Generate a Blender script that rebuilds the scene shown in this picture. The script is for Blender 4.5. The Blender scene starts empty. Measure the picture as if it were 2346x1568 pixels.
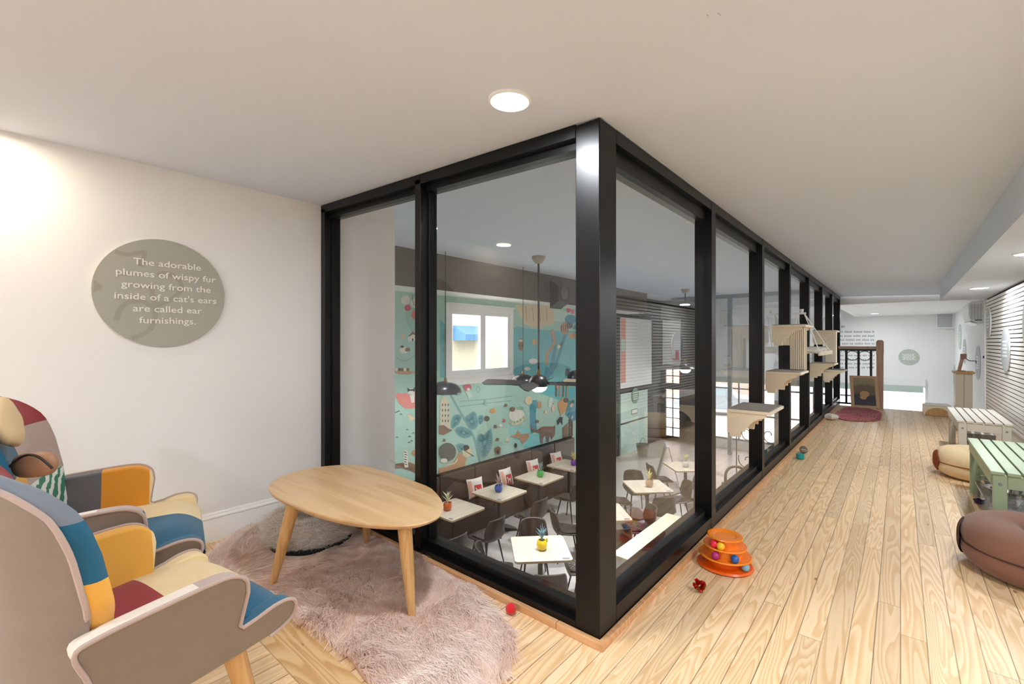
import bpy, bmesh, math, random
import numpy as np
from mathutils import Vector, Matrix, noise

S = bpy.context.scene
C = S.collection
R_ = math.radians
PI = math.pi
rnd = random.Random(7)

# ---------------------------------------------------------------- camera geometry
F_PX, CX, CY, EYE, YAW = 1040.0, 1173.0, 784.0, 1.2, R_(40.56)
SN, CS = math.sin(YAW), math.cos(YAW)

def P(px, py, z=0.0):
    """point of the photograph on the horizontal plane at height z"""
    d = F_PX * (EYE - z) / (py - CY)
    la = (px - CX) / F_PX * d
    return (la * CS - d * SN, la * SN + d * CS, z)

def PX(px, py, x):
    """point of the photograph on the wall plane x = const"""
    t = (px - CX) / F_PX
    y = x * (CS + t * SN) / (t * CS - SN)
    d = y * CS - x * SN
    return (x, y, EYE - (py - CY) * d / F_PX)

def PY(px, py, y):
    """point of the photograph on the wall plane y = const"""
    t = (px - CX) / F_PX
    x = y * (t * CS - SN) / (CS + t * SN)
    d = y * CS - x * SN
    return (x, y, EYE - (py - CY) * d / F_PX)

# ---------------------------------------------------------------- mesh builder
class MB:
    def __init__(s):
        s.v, s.f, s.m = [], [], []
    def add(s, vs, fs, mi=0):
        b = len(s.v)
        s.v.extend([tuple(q) for q in vs])
        for k, f in enumerate(fs):
            s.f.append(tuple(i + b for i in f))
            s.m.append(mi[k] if isinstance(mi, (list, tuple)) else mi)
        return s
    def hexa(s, p, mi=0):
        return s.add(p, [(0, 3, 2, 1), (4, 5, 6, 7), (0, 1, 5, 4), (1, 2, 6, 5), (2, 3, 7, 6), (3, 0, 4, 7)], mi)
    def box(s, x0, x1, y0, y1, z0, z1, mi=0):
        return s.hexa([(x0, y0, z0), (x1, y0, z0), (x1, y1, z0), (x0, y1, z0),
                       (x0, y0, z1), (x1, y0, z1), (x1, y1, z1), (x0, y1, z1)], mi)
    def obox(s, c, dx, dy, dz, rot=None, mi=0):
        r = rot or Matrix.Identity(3)
        p = []
        for k in (-1, 1):
            for i, j in ((-1, -1), (1, -1), (1, 1), (-1, 1)):
                p.append(Vector(c) + r @ Vector((i * dx / 2, j * dy / 2, k * dz / 2)))
        return s.hexa(p, mi)
    def tube(s, pts, r, n=8, mi=0, closed=False, cap=True, flat=1.0):
        pts = [Vector(q) for q in pts]
        N = len(pts)
        rs = r if isinstance(r, (list, tuple)) else [r] * N
        vs, fs = [], []
        up = None
        for i in range(N):
            a = pts[i - 1] if (i > 0 or closed) else pts[i]
            b = pts[(i + 1) % N] if (i < N - 1 or closed) else pts[i]
            t = (b - a)
            t = t.normalized() if t.length > 1e-9 else Vector((0, 0, 1))
            if up is None:
                up = Vector((0, 0, 1)) if abs(t.z) < 0.9 else Vector((1, 0, 0))
            e1 = up - t * up.dot(t)
            if e1.length < 1e-6:
                e1 = t.orthogonal()
            e1.normalize()
            up = e1
            e2 = t.cross(e1)
            for k in range(n):
                a_ = 2 * PI * k / n
                vs.append(pts[i] + (e1 * math.cos(a_) * flat + e2 * math.sin(a_)) * rs[i])
        for i in range(N if closed else N - 1):
            j = (i + 1) % N
            for k in range(n):
                k2 = (k + 1) % n
                fs.append((i * n + k, i * n + k2, j * n + k2, j * n + k))
        if cap and not closed:
            fs.append(tuple(range(n - 1, -1, -1)))
            fs.append(tuple((N - 1) * n + k for k in range(n)))
        return s.add(vs, fs, mi)
    def lathe(s, prof, n=32, c=(0, 0, 0), mi=0, closed=False, sx=1.0, sy=1.0):
        vs, fs = [], []
        L = len(prof)
        for (r, z) in prof:
            for k in range(n):
                a = 2 * PI * k / n
                vs.append((c[0] + r * math.cos(a) * sx, c[1] + r * math.sin(a) * sy, c[2] + z))
        for i in range(L if closed else L - 1):
            j = (i + 1) % L
            for k in range(n):
                k2 = (k + 1) % n
                fs.append((i * n + k, i * n + k2, j * n + k2, j * n + k))
        if not closed:
            if prof[0][0] > 1e-6: fs.append(tuple(range(n - 1, -1, -1)))
            if prof[-1][0] > 1e-6: fs.append(tuple((L - 1) * n + k for k in range(n)))
        return s.add(vs, fs, mi)
    def ball(s, c, r, n=16, mi=0, sz=1.0):
        h = n // 2
        prof = [(max(r * math.sin(PI * i / h), 1e-5), -r * sz * math.cos(PI * i / h)) for i in range(h + 1)]
        return s.lathe(prof, n, c, mi)
    def prism(s, out, h0, h1, fn=None, mi=0, mtop=None, mbot=None):
        """outline of 2-D points swept from h0 to h1; fn(a, b, h) -> xyz"""
        fn = fn or (lambda a, b, h: (a, b, h))
        n = len(out)
        vs = [fn(a, b, h0) for a, b in out] + [fn(a, b, h1) for a, b in out]
        fs = [(i, (i + 1) % n, n + (i + 1) % n, n + i) for i in range(n)]
        fs += [tuple(range(n - 1, -1, -1)), tuple(range(n, 2 * n))]
        return s.add(vs, fs, [mi] * n + [mi if mbot is None else mbot, mi if mtop is None else mtop])
    def grid(s, fn, nu, nv, mi=0, cu=False):
        vs = [fn(i / nu, j / nv) for j in range(nv + 1) for i in range(nu + (0 if cu else 1))]
        w = nu if cu else nu + 1
        fs, ms = [], []
        for j in range(nv):
            for i in range(nu):
                i2 = (i + 1) % w
                fs.append((j * w + i, j * w + i2, (j + 1) * w + i2, (j + 1) * w + i))
                ms.append(mi((i + .5) / nu, (j + .5) / nv) if callable(mi) else mi)
        return s.add(vs, fs, ms)
    def build(s, name, mats, parent=None, smooth=True, bevel=0.0, seg=2, world=False, sub=0, ang=38, fix=True):
        me = bpy.data.meshes.new(name)
        me.from_pydata(s.v, [], s.f)
        if fix:
            bm = bmesh.new(); bm.from_mesh(me)
            bmesh.ops.recalc_face_normals(bm, faces=bm.faces)
            bm.to_mesh(me); bm.free()
        for m in (mats if isinstance(mats, (list, tuple)) else [mats]):
            me.materials.append(m)
        if len(s.f) == len(me.polygons):
            me.polygons.foreach_set('material_index', s.m)
        if smooth:
            me.polygons.foreach_set('use_smooth', [True] * len(me.polygons))
            me.set_sharp_from_angle(angle=R_(ang))
        me.update()
        o = bpy.data.objects.new(name, me)
        C.objects.link(o)
        if parent is not None:
            o.parent = parent
            if world:
                o.location = -Vector(parent.location)
        if bevel > 0:
            b = o.modifiers.new('soft_edges', 'BEVEL')
            b.width = bevel; b.segments = seg; b.limit_method = 'ANGLE'; b.angle_limit = R_(40)
            b.harden_normals = False
        if sub:
            q = o.modifiers.new('smooth_form', 'SUBSURF'); q.levels = sub; q.render_levels = sub
        return o

def thing(name, label, cat, loc=(0, 0, 0), rz=0.0, group=None):
    o = bpy.data.objects.new(name, None); C.objects.link(o)
    o.empty_display_size = .1
    o.location = loc; o.rotation_euler = (0, 0, rz)
    o['label'] = label; o['category'] = cat
    if group: o['group'] = group
    return o

def tag(o, label, cat, group=None, kind=None):
    o['label'] = label; o['category'] = cat
    if group: o['group'] = group
    if kind: o['kind'] = kind
    return o

def struct(o, label=None):
    o['kind'] = 'structure'
    if label: o['label'] = label
    return o

def sroot(name):
    o = bpy.data.objects.new(name, None); C.objects.link(o)
    o.empty_display_size = .1
    o['kind'] = 'structure'
    return o

def dup(root, loc, rz=0.0, label=None, group=None):
    def cp(o, par):
        c = o.copy(); C.objects.link(c)
        if par is not None:
            c.parent = par
        for ch in o.children:
            cp(ch, c)
        return c
    r = cp(root, None)
    r.location = loc; r.rotation_euler = (0, 0, rz)
    if label: r['label'] = label
    if group: r['group'] = group
    return r

def crom(pts, n=6, closed=True):
    """Catmull-Rom curve through the points"""
    out, N = [], len(pts)
    pts = [Vector(p) for p in pts]
    for i in range(N if closed else N - 1):
        a, b, c, d = (pts[(i - 1) % N] if closed or i > 0 else pts[i]), pts[i], pts[(i + 1) % N], (pts[(i + 2) % N] if closed or i + 2 < N else pts[(i + 1) % N])
        for k in range(n):
            t = k / n
            out.append(.5 * ((2 * b) + (c - a) * t + (2 * a - 5 * b + 4 * c - d) * t * t + (3 * b - a - 3 * c + d) * t ** 3))
    if not closed: out.append(pts[-1])
    return out

# ---------------------------------------------------------------- materials
def lin(c):
    return tuple(((v / 255) / 12.92 if v <= 10 else (((v / 255) + .055) / 1.055) ** 2.4) for v in c) + (1.0,)

def mat(name, rgb, rough=.6, metal=0.0, spec=.5, emit=None, es=0.0, bump=0.0, bscale=80.0, vary=0.0, vscale=6.0, sheen=0.0, coat=0.0, alpha=None):
    m = bpy.data.materials.new(name); m.use_nodes = True
    nt = m.node_tree; b = nt.nodes['Principled BSDF']
    col = lin(rgb)
    b.inputs['Base Color'].default_value = col
    b.inputs['Roughness'].default_value = rough
    b.inputs['Metallic'].default_value = metal
    b.inputs['Specular IOR Level'].default_value = spec
    if sheen: b.inputs['Sheen Weight'].default_value = sheen
    if coat: b.inputs['Coat Weight'].default_value = coat
    if emit:
        b.inputs['Emission Color'].default_value = lin(emit)
        b.inputs['Emission Strength'].default_value = es
    if bump or vary:
        tc = nt.nodes.new('ShaderNodeTexCoord')
    if vary:
        n = nt.nodes.new('ShaderNodeTexNoise'); n.inputs['Scale'].default_value = vscale; n.inputs['Detail'].default_value = 4
        nt.links.new(tc.outputs['Object'], n.inputs['Vector'])
        mx = nt.nodes.new('ShaderNodeMix'); mx.data_type = 'RGBA'
        mx.inputs[6].default_value = tuple(min(1, v * (1 - vary)) for v in col[:3]) + (1,)
        mx.inputs[7].default_value = tuple(min(1, v * (1 + vary)) for v in col[:3]) + (1,)
        nt.links.new(n.outputs['Fac'], mx.inputs[0])
        nt.links.new(mx.outputs[2], b.inputs['Base Color'])
    if bump:
        n2 = nt.nodes.new('ShaderNodeTexNoise'); n2.inputs['Scale'].default_value = bscale; n2.inputs['Detail'].default_value = 3
        nt.links.new(tc.outputs['Object'], n2.inputs['Vector'])
        bp = nt.nodes.new('ShaderNodeBump'); bp.inputs['Strength'].default_value = bump; bp.inputs['Distance'].default_value = .004
        nt.links.new(n2.outputs['Fac'], bp.inputs['Height'])
        nt.links.new(bp.outputs['Normal'], b.inputs['Normal'])
    return m

class NT:
    """small helper for node graphs"""
    def __init__(s, m): s.m = m; s.t = m.node_tree
    def n(s, typ, **kw):
        x = s.t.nodes.new(typ)
        for k, v in kw.items(): setattr(x, k, v)
        return x
    def val(s, sock, v):
        if isinstance(v, (int, float)): sock.default_value = v
        elif isinstance(v, (tuple, list)): sock.default_value = v
        else: s.t.links.new(v, sock)
    def math(s, op, a, b=None, c=None):
        x = s.n('ShaderNodeMath', operation=op)
        s.val(x.inputs[0], a)
        if b is not None: s.val(x.inputs[1], b)
        if c is not None: s.val(x.inputs[2], c)
        return x.outputs[0]
    def mix(s, f, a, b, blend='MIX'):
        x = s.n('ShaderNodeMix'); x.data_type = 'RGBA'; x.blend_type = blend
        s.val(x.inputs[0], f); s.val(x.inputs[6], a); s.val(x.inputs[7], b)
        return x.outputs[2]
    def vec(s, x, y, z):
        q = s.n('ShaderNodeCombineXYZ')
        s.val(q.inputs[0], x); s.val(q.inputs[1], y); s.val(q.inputs[2], z)
        return q.outputs[0]
    def noise(s, v, scale, detail=2.0, rough=.5, dist=0.0):
        q = s.n('ShaderNodeTexNoise')
        s.val(q.inputs['Vector'], v); q.inputs['Scale'].default_value = scale
        q.inputs['Detail'].default_value = detail; q.inputs['Roughness'].default_value = rough
        q.inputs['Distortion'].default_value = dist
        return q.outputs['Fac']
    def white(s, v):
        q = s.n('ShaderNodeTexWhiteNoise', noise_dimensions='3D'); s.val(q.inputs['Vector'], v)
        return q.outputs['Value']
    def smooth(s, v, a, b):
        q = s.n('ShaderNodeMapRange', interpolation_type='SMOOTHSTEP')
        s.val(q.inputs[0], v); q.inputs[1].default_value = a; q.inputs[2].default_value = b
        return q.outputs[0]
    def xyz(s, swap=False):
        tc = s.n('ShaderNodeTexCoord'); sp = s.n('ShaderNodeSeparateXYZ')
        s.t.links.new(tc.outputs['Object'], sp.inputs[0])
        o = sp.outputs
        return (o[1], o[0], o[2]) if swap else (o[0], o[1], o[2])

def pine(name, wid=.08, length=2.3, light=(240, 213, 172), dark=(219, 178, 122), gapc=(64, 42, 24), swap=False, off=0.0, rough=.42, contrast=1.0, gap=.022, across=11.0):
    """pine boards: contour lines of a stretched noise make the cathedral grain"""
    m = bpy.data.materials.new(name); m.use_nodes = True
    g = NT(m); b = g.t.nodes['Principled BSDF']
    X, Y, Z = g.xyz(swap)
    u = g.math('DIVIDE', g.math('ADD', X, 20 + off), wid)
    pid = g.math('FLOOR', u); fx = g.math('FRACT', u)
    r1 = g.white(g.vec(pid, 3.3, 1.7))
    yy = g.math('ADD', g.math('ADD', Y, 40.0), g.math('MULTIPLY', r1, 9.0))
    v = g.math('DIVIDE', yy, length)
    bid = g.math('FLOOR', v); fy = g.math('FRACT', v)
    r2 = g.white(g.vec(pid, bid, 5.1))
    r3 = g.white(g.vec(bid, pid, 9.4))
    field = g.noise(g.vec(g.math('MULTIPLY', X, across), g.math('MULTIPLY', Y, .95), g.math('MULTIPLY', r2, 61.0)), 1.0, 1.6, .45, .35)
    freq = g.math('ADD', 10.0, g.math('MULTIPLY', r3, 12.0))
    w = g.math('FRACT', g.math('MULTIPLY', field, freq))
    ring = g.math('MULTIPLY', g.smooth(w, .12, .8), g.math('SUBTRACT', 1.0, g.smooth(w, .86, .98)))
    fib = g.noise(g.vec(g.math('MULTIPLY', X, 420.0), g.math('MULTIPLY', Y, 9.0), r2), 1.0, 2.0)
    amt = g.math('MULTIPLY', g.math('ADD', g.math('MULTIPLY', ring, .82 * contrast), g.math('MULTIPLY', g.math('SUBTRACT', fib, .5), .5)), 1.0)
    col = g.mix(amt, lin(light), lin(dark))
    tint = g.math('ADD', .86, g.math('MULTIPLY', r2, .2))
    col = g.mix(1.0, col, g.vec(tint, g.math('MULTIPLY', tint, g.math('ADD', .985, g.math('MULTIPLY', r3, .02))), g.math('MULTIPLY', tint, g.math('ADD', .94, g.math('MULTIPLY', r3, .08)))), 'MULTIPLY')
    # knots
    kn = g.noise(g.vec(g.math('MULTIPLY', X, 26.0), g.math('MULTIPLY', Y, 11.0), g.math('MULTIPLY', r1, 31.0)), 1.0, 0.0)
    col = g.mix(g.math('MULTIPLY', g.smooth(kn, .86, .90), .8), col, lin((120, 74, 36)))
    ex = g.math('MINIMUM', fx, g.math('SUBTRACT', 1.0, fx))
    gx = g.math('SUBTRACT', 1.0, g.smooth(ex, gap * .5, gap * 1.5))
    ey = g.math('MULTIPLY', g.math('MINIMUM', fy, g.math('SUBTRACT', 1.0, fy)), length)
    gy = g.math('SUBTRACT', 1.0, g.smooth(ey, .0006, .0016))
    gp = g.math('MAXIMUM', g.math('MULTIPLY', gx, g.math('ADD', .35, g.math('MULTIPLY', r1, .6))), g.math('MULTIPLY', gy, .8))
    col = g.mix(gp, col, lin(gapc))
    g.t.links.new(col, b.inputs['Base Color'])
    b.inputs['Roughness'].default_value = rough
    b.inputs['Specular IOR Level'].default_value = .4
    bp = g.n('ShaderNodeBump'); bp.inputs['Strength'].default_value = .35; bp.inputs['Distance'].default_value = .003
    g.t.links.new(g.math('SUBTRACT', 1.0, gp), bp.inputs['Height'])
    g.t.links.new(bp.outputs[0], b.inputs['Normal'])
    return m

def wood(name, light, dark, axis='X', sc=1.0, rough=.4, freq=9.0):
    m = bpy.data.materials.new(name); m.use_nodes = True
    g = NT(m); b = g.t.nodes['Principled BSDF']
    X, Y, Z = g.xyz()
    k = {'X': (.8, 9., 9.), 'Y': (9., .8, 9.), 'Z': (9., 9., .8)}[axis]
    f = g.noise(g.vec(g.math('MULTIPLY', X, k[0] * sc), g.math('MULTIPLY', Y, k[1] * sc), g.math('MULTIPLY', Z, k[2] * sc)), 1.0, 2.0, .5, .4)
    w = g.math('FRACT', g.math('MULTIPLY', f, freq))
    ring = g.math('MULTIPLY', g.smooth(w, .05, .75), g.math('SUBTRACT', 1.0, g.smooth(w, .8, 1.0)))
    f2 = g.noise(g.vec(g.math('MULTIPLY', X, k[0] * 14 * sc), g.math('MULTIPLY', Y, k[1] * 14 * sc), g.math('MULTIPLY', Z, k[2] * 14 * sc)), 1.0, 3.0)
    amt = g.math('ADD', g.math('MULTIPLY', ring, .55), g.math('MULTIPLY', f2, .45))
    col = g.mix(amt, lin(light), lin(dark))
    g.t.links.new(col, b.inputs['Base Color'])
    b.inputs['Roughness'].default_value = rough
    return m

def glass_mat(name, tint=(1, 1, 1, 1)):
    """clear sheet glass: both faces' mirror reflection, straight-through view"""
    m = bpy.data.materials.new(name); m.use_nodes = True
    g = NT(m); g.t.nodes.remove(g.t.nodes['Principled BSDF'])
    out = g.t.nodes['Material Output']
    fr = g.n('ShaderNodeFresnel'); fr.inputs['IOR'].default_value = 1.5
    r = fr.outputs[0]
    rt = g.math('DIVIDE', g.math('MULTIPLY', r, 2.0), g.math('ADD', r, 1.0))
    geo = g.n('ShaderNodeNewGeometry')
    rt = g.math('MULTIPLY', rt, g.math('SUBTRACT', 1.0, geo.outputs['Backfacing']))
    tr = g.n('ShaderNodeBsdfTransparent'); tr.inputs[0].default_value = tint
    gl = g.n('ShaderNodeBsdfGlossy'); gl.inputs['Roughness'].default_value = 0.0
    mx = g.n('ShaderNodeMixShader')
    g.t.links.new(rt, mx.inputs[0]); g.t.links.new(tr.outputs[0], mx.inputs[1]); g.t.links.new(gl.outputs[0], mx.inputs[2])
    g.t.links.new(mx.outputs[0], out.inputs[0])
    return m

def strand_mat(name, c1, c2, rough=.8):
    m = bpy.data.materials.new(name); m.use_nodes = True
    g = NT(m); b = g.t.nodes['Principled BSDF']
    a = g.n('ShaderNodeAttribute'); a.attribute_name = 'tuft'
    g.t.links.new(g.mix(a.outputs['Fac'], lin(c1), lin(c2)), b.inputs['Base Color'])
    b.inputs['Roughness'].default_value = rough
    b.inputs['Sheen Weight'].default_value = .3
    return m

def ramp_mat(name, axis, stops, rough=.85, bump=.25):
    """patchwork fabric: colour changes in steps along one axis of the object"""
    m = bpy.data.materials.new(name); m.use_nodes = True
    g = NT(m); b = g.t.nodes['Principled BSDF']
    a = g.xyz()['XYZ'.index(axis)]
    col = lin(stops[0][1])
    for pos, c in stops[1:]:
        col = g.mix(g.math('GREATER_THAN', a, pos), col, lin(c))
    g.t.links.new(col, b.inputs['Base Color'])
    b.inputs['Roughness'].default_value = rough; b.inputs['Sheen Weight'].default_value = .25
    tc = g.n('ShaderNodeTexCoord')
    nz = g.noise(tc.outputs['Object'], 260.0, 2.0)
    bp = g.n('ShaderNodeBump'); bp.inputs['Strength'].default_value = bump; bp.inputs['Distance'].default_value = .002
    g.t.links.new(nz, bp.inputs['Height']); g.t.links.new(bp.outputs[0], b.inputs['Normal'])
    return m

def text_mesh(name, lines, size, material, parent, origin, right, up, normal, spacing=1.25, sx=1.0, depth=.002, bold=0.0, align='CENTER'):
    """real lettering as a mesh: lines of text centred on origin"""
    cu = bpy.data.curves.new(name, 'FONT')
    cu.body = '\n'.join(lines); cu.size = size; cu.space_line = spacing
    cu.align_x = align; cu.align_y = 'CENTER'; cu.extrude = depth; cu.offset = bold
    cu.resolution_u = 3
    t = bpy.data.objects.new(name + '_source', cu); C.objects.link(t)
    dg = bpy.context.evaluated_depsgraph_get()
    me = bpy.data.meshes.new_from_object(t.evaluated_get(dg))
    bpy.data.objects.remove(t); bpy.data.curves.remove(cu)
    r, u, n = Vector(right), Vector(up), Vector(normal)
    o_ = Vector(origin)
    for v in me.vertices:
        c = v.co.copy()
        v.co = o_ + r * (c.x * sx) + u * c.y + n * c.z
    me.materials.clear(); me.materials.append(material)
    o = bpy.data.objects.new(name, me); C.objects.link(o)
    if parent is not None: o.parent = parent
    return o

def fur(name, roots, dirs, length, width, material, parent=None, segs=3, tufts=None, droop=.6, seed=1, world=False, curl=.25):
    """pile of strands as narrow ribbons. roots/dirs: N x 3"""
    rg = np.random.default_rng(seed)
    N = len(roots)
    L = length * rg.uniform(.6, 1.25, N)
    side = np.cross(dirs, rg.normal(size=(N, 3)))
    side /= np.linalg.norm(side, axis=1, keepdims=True) + 1e-9
    bend = rg.normal(size=(N, 3)) * curl
    vs = np.zeros((N, segs + 1, 2, 3)); 
    for k in range(segs + 1):
        t = k / segs
        p = roots + dirs * (L * t)[:, None] + bend * (L * t * t)[:, None]
        p[:, 2] -= droop * L * t * t
        p[:, 2] = np.maximum(p[:, 2], roots[:, 2] + .001 + .0006 * k)
        w = width * (1 - .75 * t)
        vs[:, k, 0] = p - side * w / 2
        vs[:, k, 1] = p + side * w / 2
    verts = vs.reshape(-1, 3)
    base = np.arange(N)[:, None] * (segs + 1) * 2
    q = []
    for k in range(segs):
        a = base + 2 * k
        q.append(np.concatenate([a, a + 1, a + 3, a + 2], axis=1))
    quads = np.stack(q, axis=1).reshape(-1, 4)
    me = bpy.data.meshes.new(name)
    me.vertices.add(len(verts)); me.vertices.foreach_set('co', verts.astype(np.float32).ravel())
    me.loops.add(quads.size); me.loops.foreach_set('vertex_index', quads.astype(np.int32).ravel())
    me.polygons.add(len(quads))
    me.polygons.foreach_set('loop_start', np.arange(0, quads.size, 4, dtype=np.int32))
    me.update(calc_edges=True)
    me.validate()
    at = me.attributes.new('tuft', 'FLOAT', 'POINT')
    tf = tufts if tufts is not None else rg.uniform(0, 1, N)
    at.data.foreach_set('value', np.repeat(np.clip(tf, 0, 1), (segs + 1) * 2).astype(np.float32))
    me.materials.append(material)
    o = bpy.data.objects.new(name, me); C.objects.link(o)
    if parent is not None:
        o.parent = parent
        if world: o.location = -Vector(parent.location)
    return o

def in_poly(pts, poly):
    x, y = pts[:, 0], pts[:, 1]
    c = np.zeros(len(pts), bool)
    n = len(poly)
    for i in range(n):
        x0, y0 = poly[i][0], poly[i][1]; x1, y1 = poly[(i + 1) % n][0], poly[(i + 1) % n][1]
        k = ((y0 > y) != (y1 > y)) & (x < (x1 - x0) * (y - y0) / (y1 - y0 + 1e-12) + x0)
        c ^= k
    return c

def noise_np(p, sc, seed):
    """cheap smooth value field for numpy points"""
    rg = np.random.default_rng(seed)
    out = np.zeros(len(p))
    for _ in range(10):
        k = rg.normal(size=2) * sc; ph = rg.uniform(0, 6.28)
        out += np.sin(p[:, 0] * k[0] + p[:, 1] * k[1] + ph)
    return out / 10 ** .5
# ================================================================ materials
M = {}
M['paint'] = mat('wall_paint', (234, 234, 234), .75, bump=.05, bscale=200)
M['ceil'] = mat('ceiling_paint', (220, 227, 240), .85)
M['white'] = mat('white_paint', (242, 242, 241), .45)
M['gloss_white'] = mat('gloss_white', (238, 238, 238), .25)
M['black'] = mat('black_frame_paint', (8, 8, 9), .36, spec=.3)
M['black_matt'] = mat('black_metal', (20, 20, 21), .45)
M['soot'] = mat('black_backing', (10, 10, 10), .8)
M['pine'] = pine('pine_floor', off=0.0, light=(236, 207, 168), dark=(214, 175, 126))
M['pine_header'] = pine('pine_header_board', wid=.155, length=4.0, light=(230, 196, 146), dark=(204, 158, 104), swap=True, off=.045, across=9.0, contrast=1.0, gap=.012)
M['oak'] = wood('oak', (214, 172, 118), (190, 142, 88), 'Z', 1.0)
M['ashX'] = wood('table_wood', (220, 188, 144), (196, 156, 110), 'X', .9, .35, 4.0)
M['leg_wood'] = wood('leg_wood', (216, 176, 122), (196, 150, 94), 'Z', 1.0, .4)
M['strip'] = wood('strip_wood', (222, 176, 132), (196, 146, 100), 'X', .6, .45)
M['newel'] = wood('newel_wood', (204, 168, 142), (178, 140, 116), 'Z', .8, .45)
M['shelf_wood'] = mat('pale_shelf_wood', (238, 224, 200), .55, vary=.04, vscale=9)
M['shelf_top'] = mat('grey_carpet_top', (150, 142, 134), .95, bump=.6, bscale=240, vary=.12, vscale=60)
M['glass'] = glass_mat('sheet_glass')
M['sage'] = mat('sage_sign', (164, 164, 153), .55)
M['sage_far'] = mat('pale_sage_sign', (186, 196, 184), .5)
M['sage_line'] = mat('sage_dark_line', (152, 151, 137), .55)
M['sign_grey'] = mat('grey_sign', (168, 174, 174), .45)
M['cream_text'] = mat('cream_lettering', (232, 231, 224), .6)
M['white_text'] = mat('white_lettering', (236, 238, 234), .5)
M['grey_text'] = mat('grey_lettering', (168, 170, 172), .6)
M['dark_text'] = mat('dark_lettering', (70, 72, 76), .6)
M['lamp'] = mat('lamp_diffuser', (255, 255, 255), .5, emit=(255, 250, 240), es=9.0)
M['lamp_warm'] = mat('warm_lamp_diffuser', (255, 240, 215), .5, emit=(255, 226, 180), es=9.0)
M['slat'] = mat('pale_slat_wood', (243, 238, 232), .5, vary=.03, vscale=5)
M['concrete'] = mat('polished_concrete', (176, 170, 164), .28, vary=.1, vscale=1.2)
M['mural_base'] = mat('mural_ground_paint', (168, 208, 196), .7, vary=.05, vscale=1.0)
M['brown_soffit'] = mat('brown_soffit_paint', (84, 76, 70), .6)
M['street'] = mat('street_concrete', (196, 194, 190), .9)
M['brick'] = None

# brick wall for the house over the street
m = bpy.data.materials.new('street_brick'); m.use_nodes = True
g = NT(m); b_ = g.t.nodes['Principled BSDF']
tc = g.n('ShaderNodeTexCoord'); mp = g.n('ShaderNodeMapping'); mp.inputs['Rotation'].default_value = (R_(90), 0, 0)
bk = g.n('ShaderNodeTexBrick'); bk.inputs['Scale'].default_value = 3.0
bk.inputs['Color1'].default_value = lin((196, 142, 126)); bk.inputs['Color2'].default_value = lin((182, 126, 112)); bk.inputs['Mortar'].default_value = lin((206, 194, 184))
g.t.links.new(tc.outputs['Object'], mp.inputs[0]); g.t.links.new(mp.outputs[0], bk.inputs['Vector']); g.t.links.new(bk.outputs['Color'], b_.inputs['Base Color'])
M['brick'] = m

# ================================================================ the room shell
GX, GY = -.9, 1.582            # corridor side and front side of the glazing
XL, XM = -3.16, -6.75          # left wall of the loft, mural wall of the cafe
ZF = -2.4                      # cafe floor
ZC = 2.72                      # cafe ceiling
YF = 16.4                      # street front
def zt(x): return 2.09 + .04 * (GX - x)

# loft floor: L shaped boards with a header board along the front glazing
f = MB()
f.box(XL, GX - .05, -3.0, .722, -.26, 0, 0)
f.box(XL, GX - .05, .872, 1.72, -.26, 0, 0)
f.box(GX - .05, 1.06, -3.0, 10.6, -.26, 0, 0)
f.box(XL, GX - .05, .722, .872, -.26, 0, 1)
struct(f.build('floor', [M['pine'], M['pine_header']], smooth=False))
# walls
w = MB(); w.box(XL - .2, XL, -3.0, 2.21, ZF, ZC); struct(w.build('wall_left', M['paint'], smooth=False))
w = MB(); w.box(XL - .2, -2.1, -3.2, -3.0, ZF, ZC); w.box(-.3, 1.25, -3.2, -3.0, ZF, ZC); w.box(-2.1, -.3, -3.2, -3.0, ZF, .7); w.box(-2.1, -.3, -3.2, -3.0, 1.8, ZC); struct(w.build('wall_rear', M['paint'], smooth=False))  # opening is for the added fill window
w = MB(); w.box(1.05, 1.25, -3.0, YF, ZF, ZC); struct(w.build('wall_right', M['paint'], smooth=False))
# sloping loft ceiling
c = MB()
def slab(x0, x1, y0, y1, t=.12):
    c.hexa([(x0, y0, zt(x0)), (x1, y0, zt(x1)), (x1, y1, zt(x1)), (x0, y1, zt(x0)),
            (x0, y0, zt(x0) + t), (x1, y0, zt(x1) + t), (x1, y1, zt(x1) + t), (x0, y1, zt(x0) + t)])
slab(XL - .1, GX, -3.1, 1.72); slab(GX, 1.15, -3.1, 10.95)
slab(GX - .11, GX, 1.72, 10.95)
ceil_o = struct(c.build('ceiling', M['ceil'], smooth=False))
# small holes left in the ceiling plaster
for k, (px, py) in enumerate([(1621, 38), (1646, 33), (1650, 36)]):
    q = P(px, py, zt(-.3))
    b = MB(); b.lathe([(.0022, -.0006), (.0022, .0004)], 8, (q[0], q[1], zt(q[0])))
    b.build('ceiling_mark', M['grey_text'], ceil_o)
# dropped box along the right wall and cross box at the far end
s = MB(); s.box(.435, 1.05, -3.0, 9.08, 1.80, 2.2); struct(s.build('trim_1', M['ceil'], smooth=False))
s = MB(); s.box(GX - .1, 1.05, 10.985, YF, 1.93, 2.3); struct(s.build('trim_2', M['white'], smooth=False))
# left skirting board with a moulded top
b = MB()
prof = [(0, 0), (.016, 0), (.016, .118), (.013, .126), (.013, .132), (.018, .138), (.016, .146), (.009, .152), (.008, .162), (.004, .168), (0, .168)]
b.prism(prof, -3.0, GY, lambda a, z, h: (XL + a, h, z))
struct(b.build('baseboard_left', M['white'], ang=30))
b = MB(); b.box(1.03, 1.05, -3.0, 10.6, 0, .14); struct(b.build('baseboard_right', M['white'], smooth=False))

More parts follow.
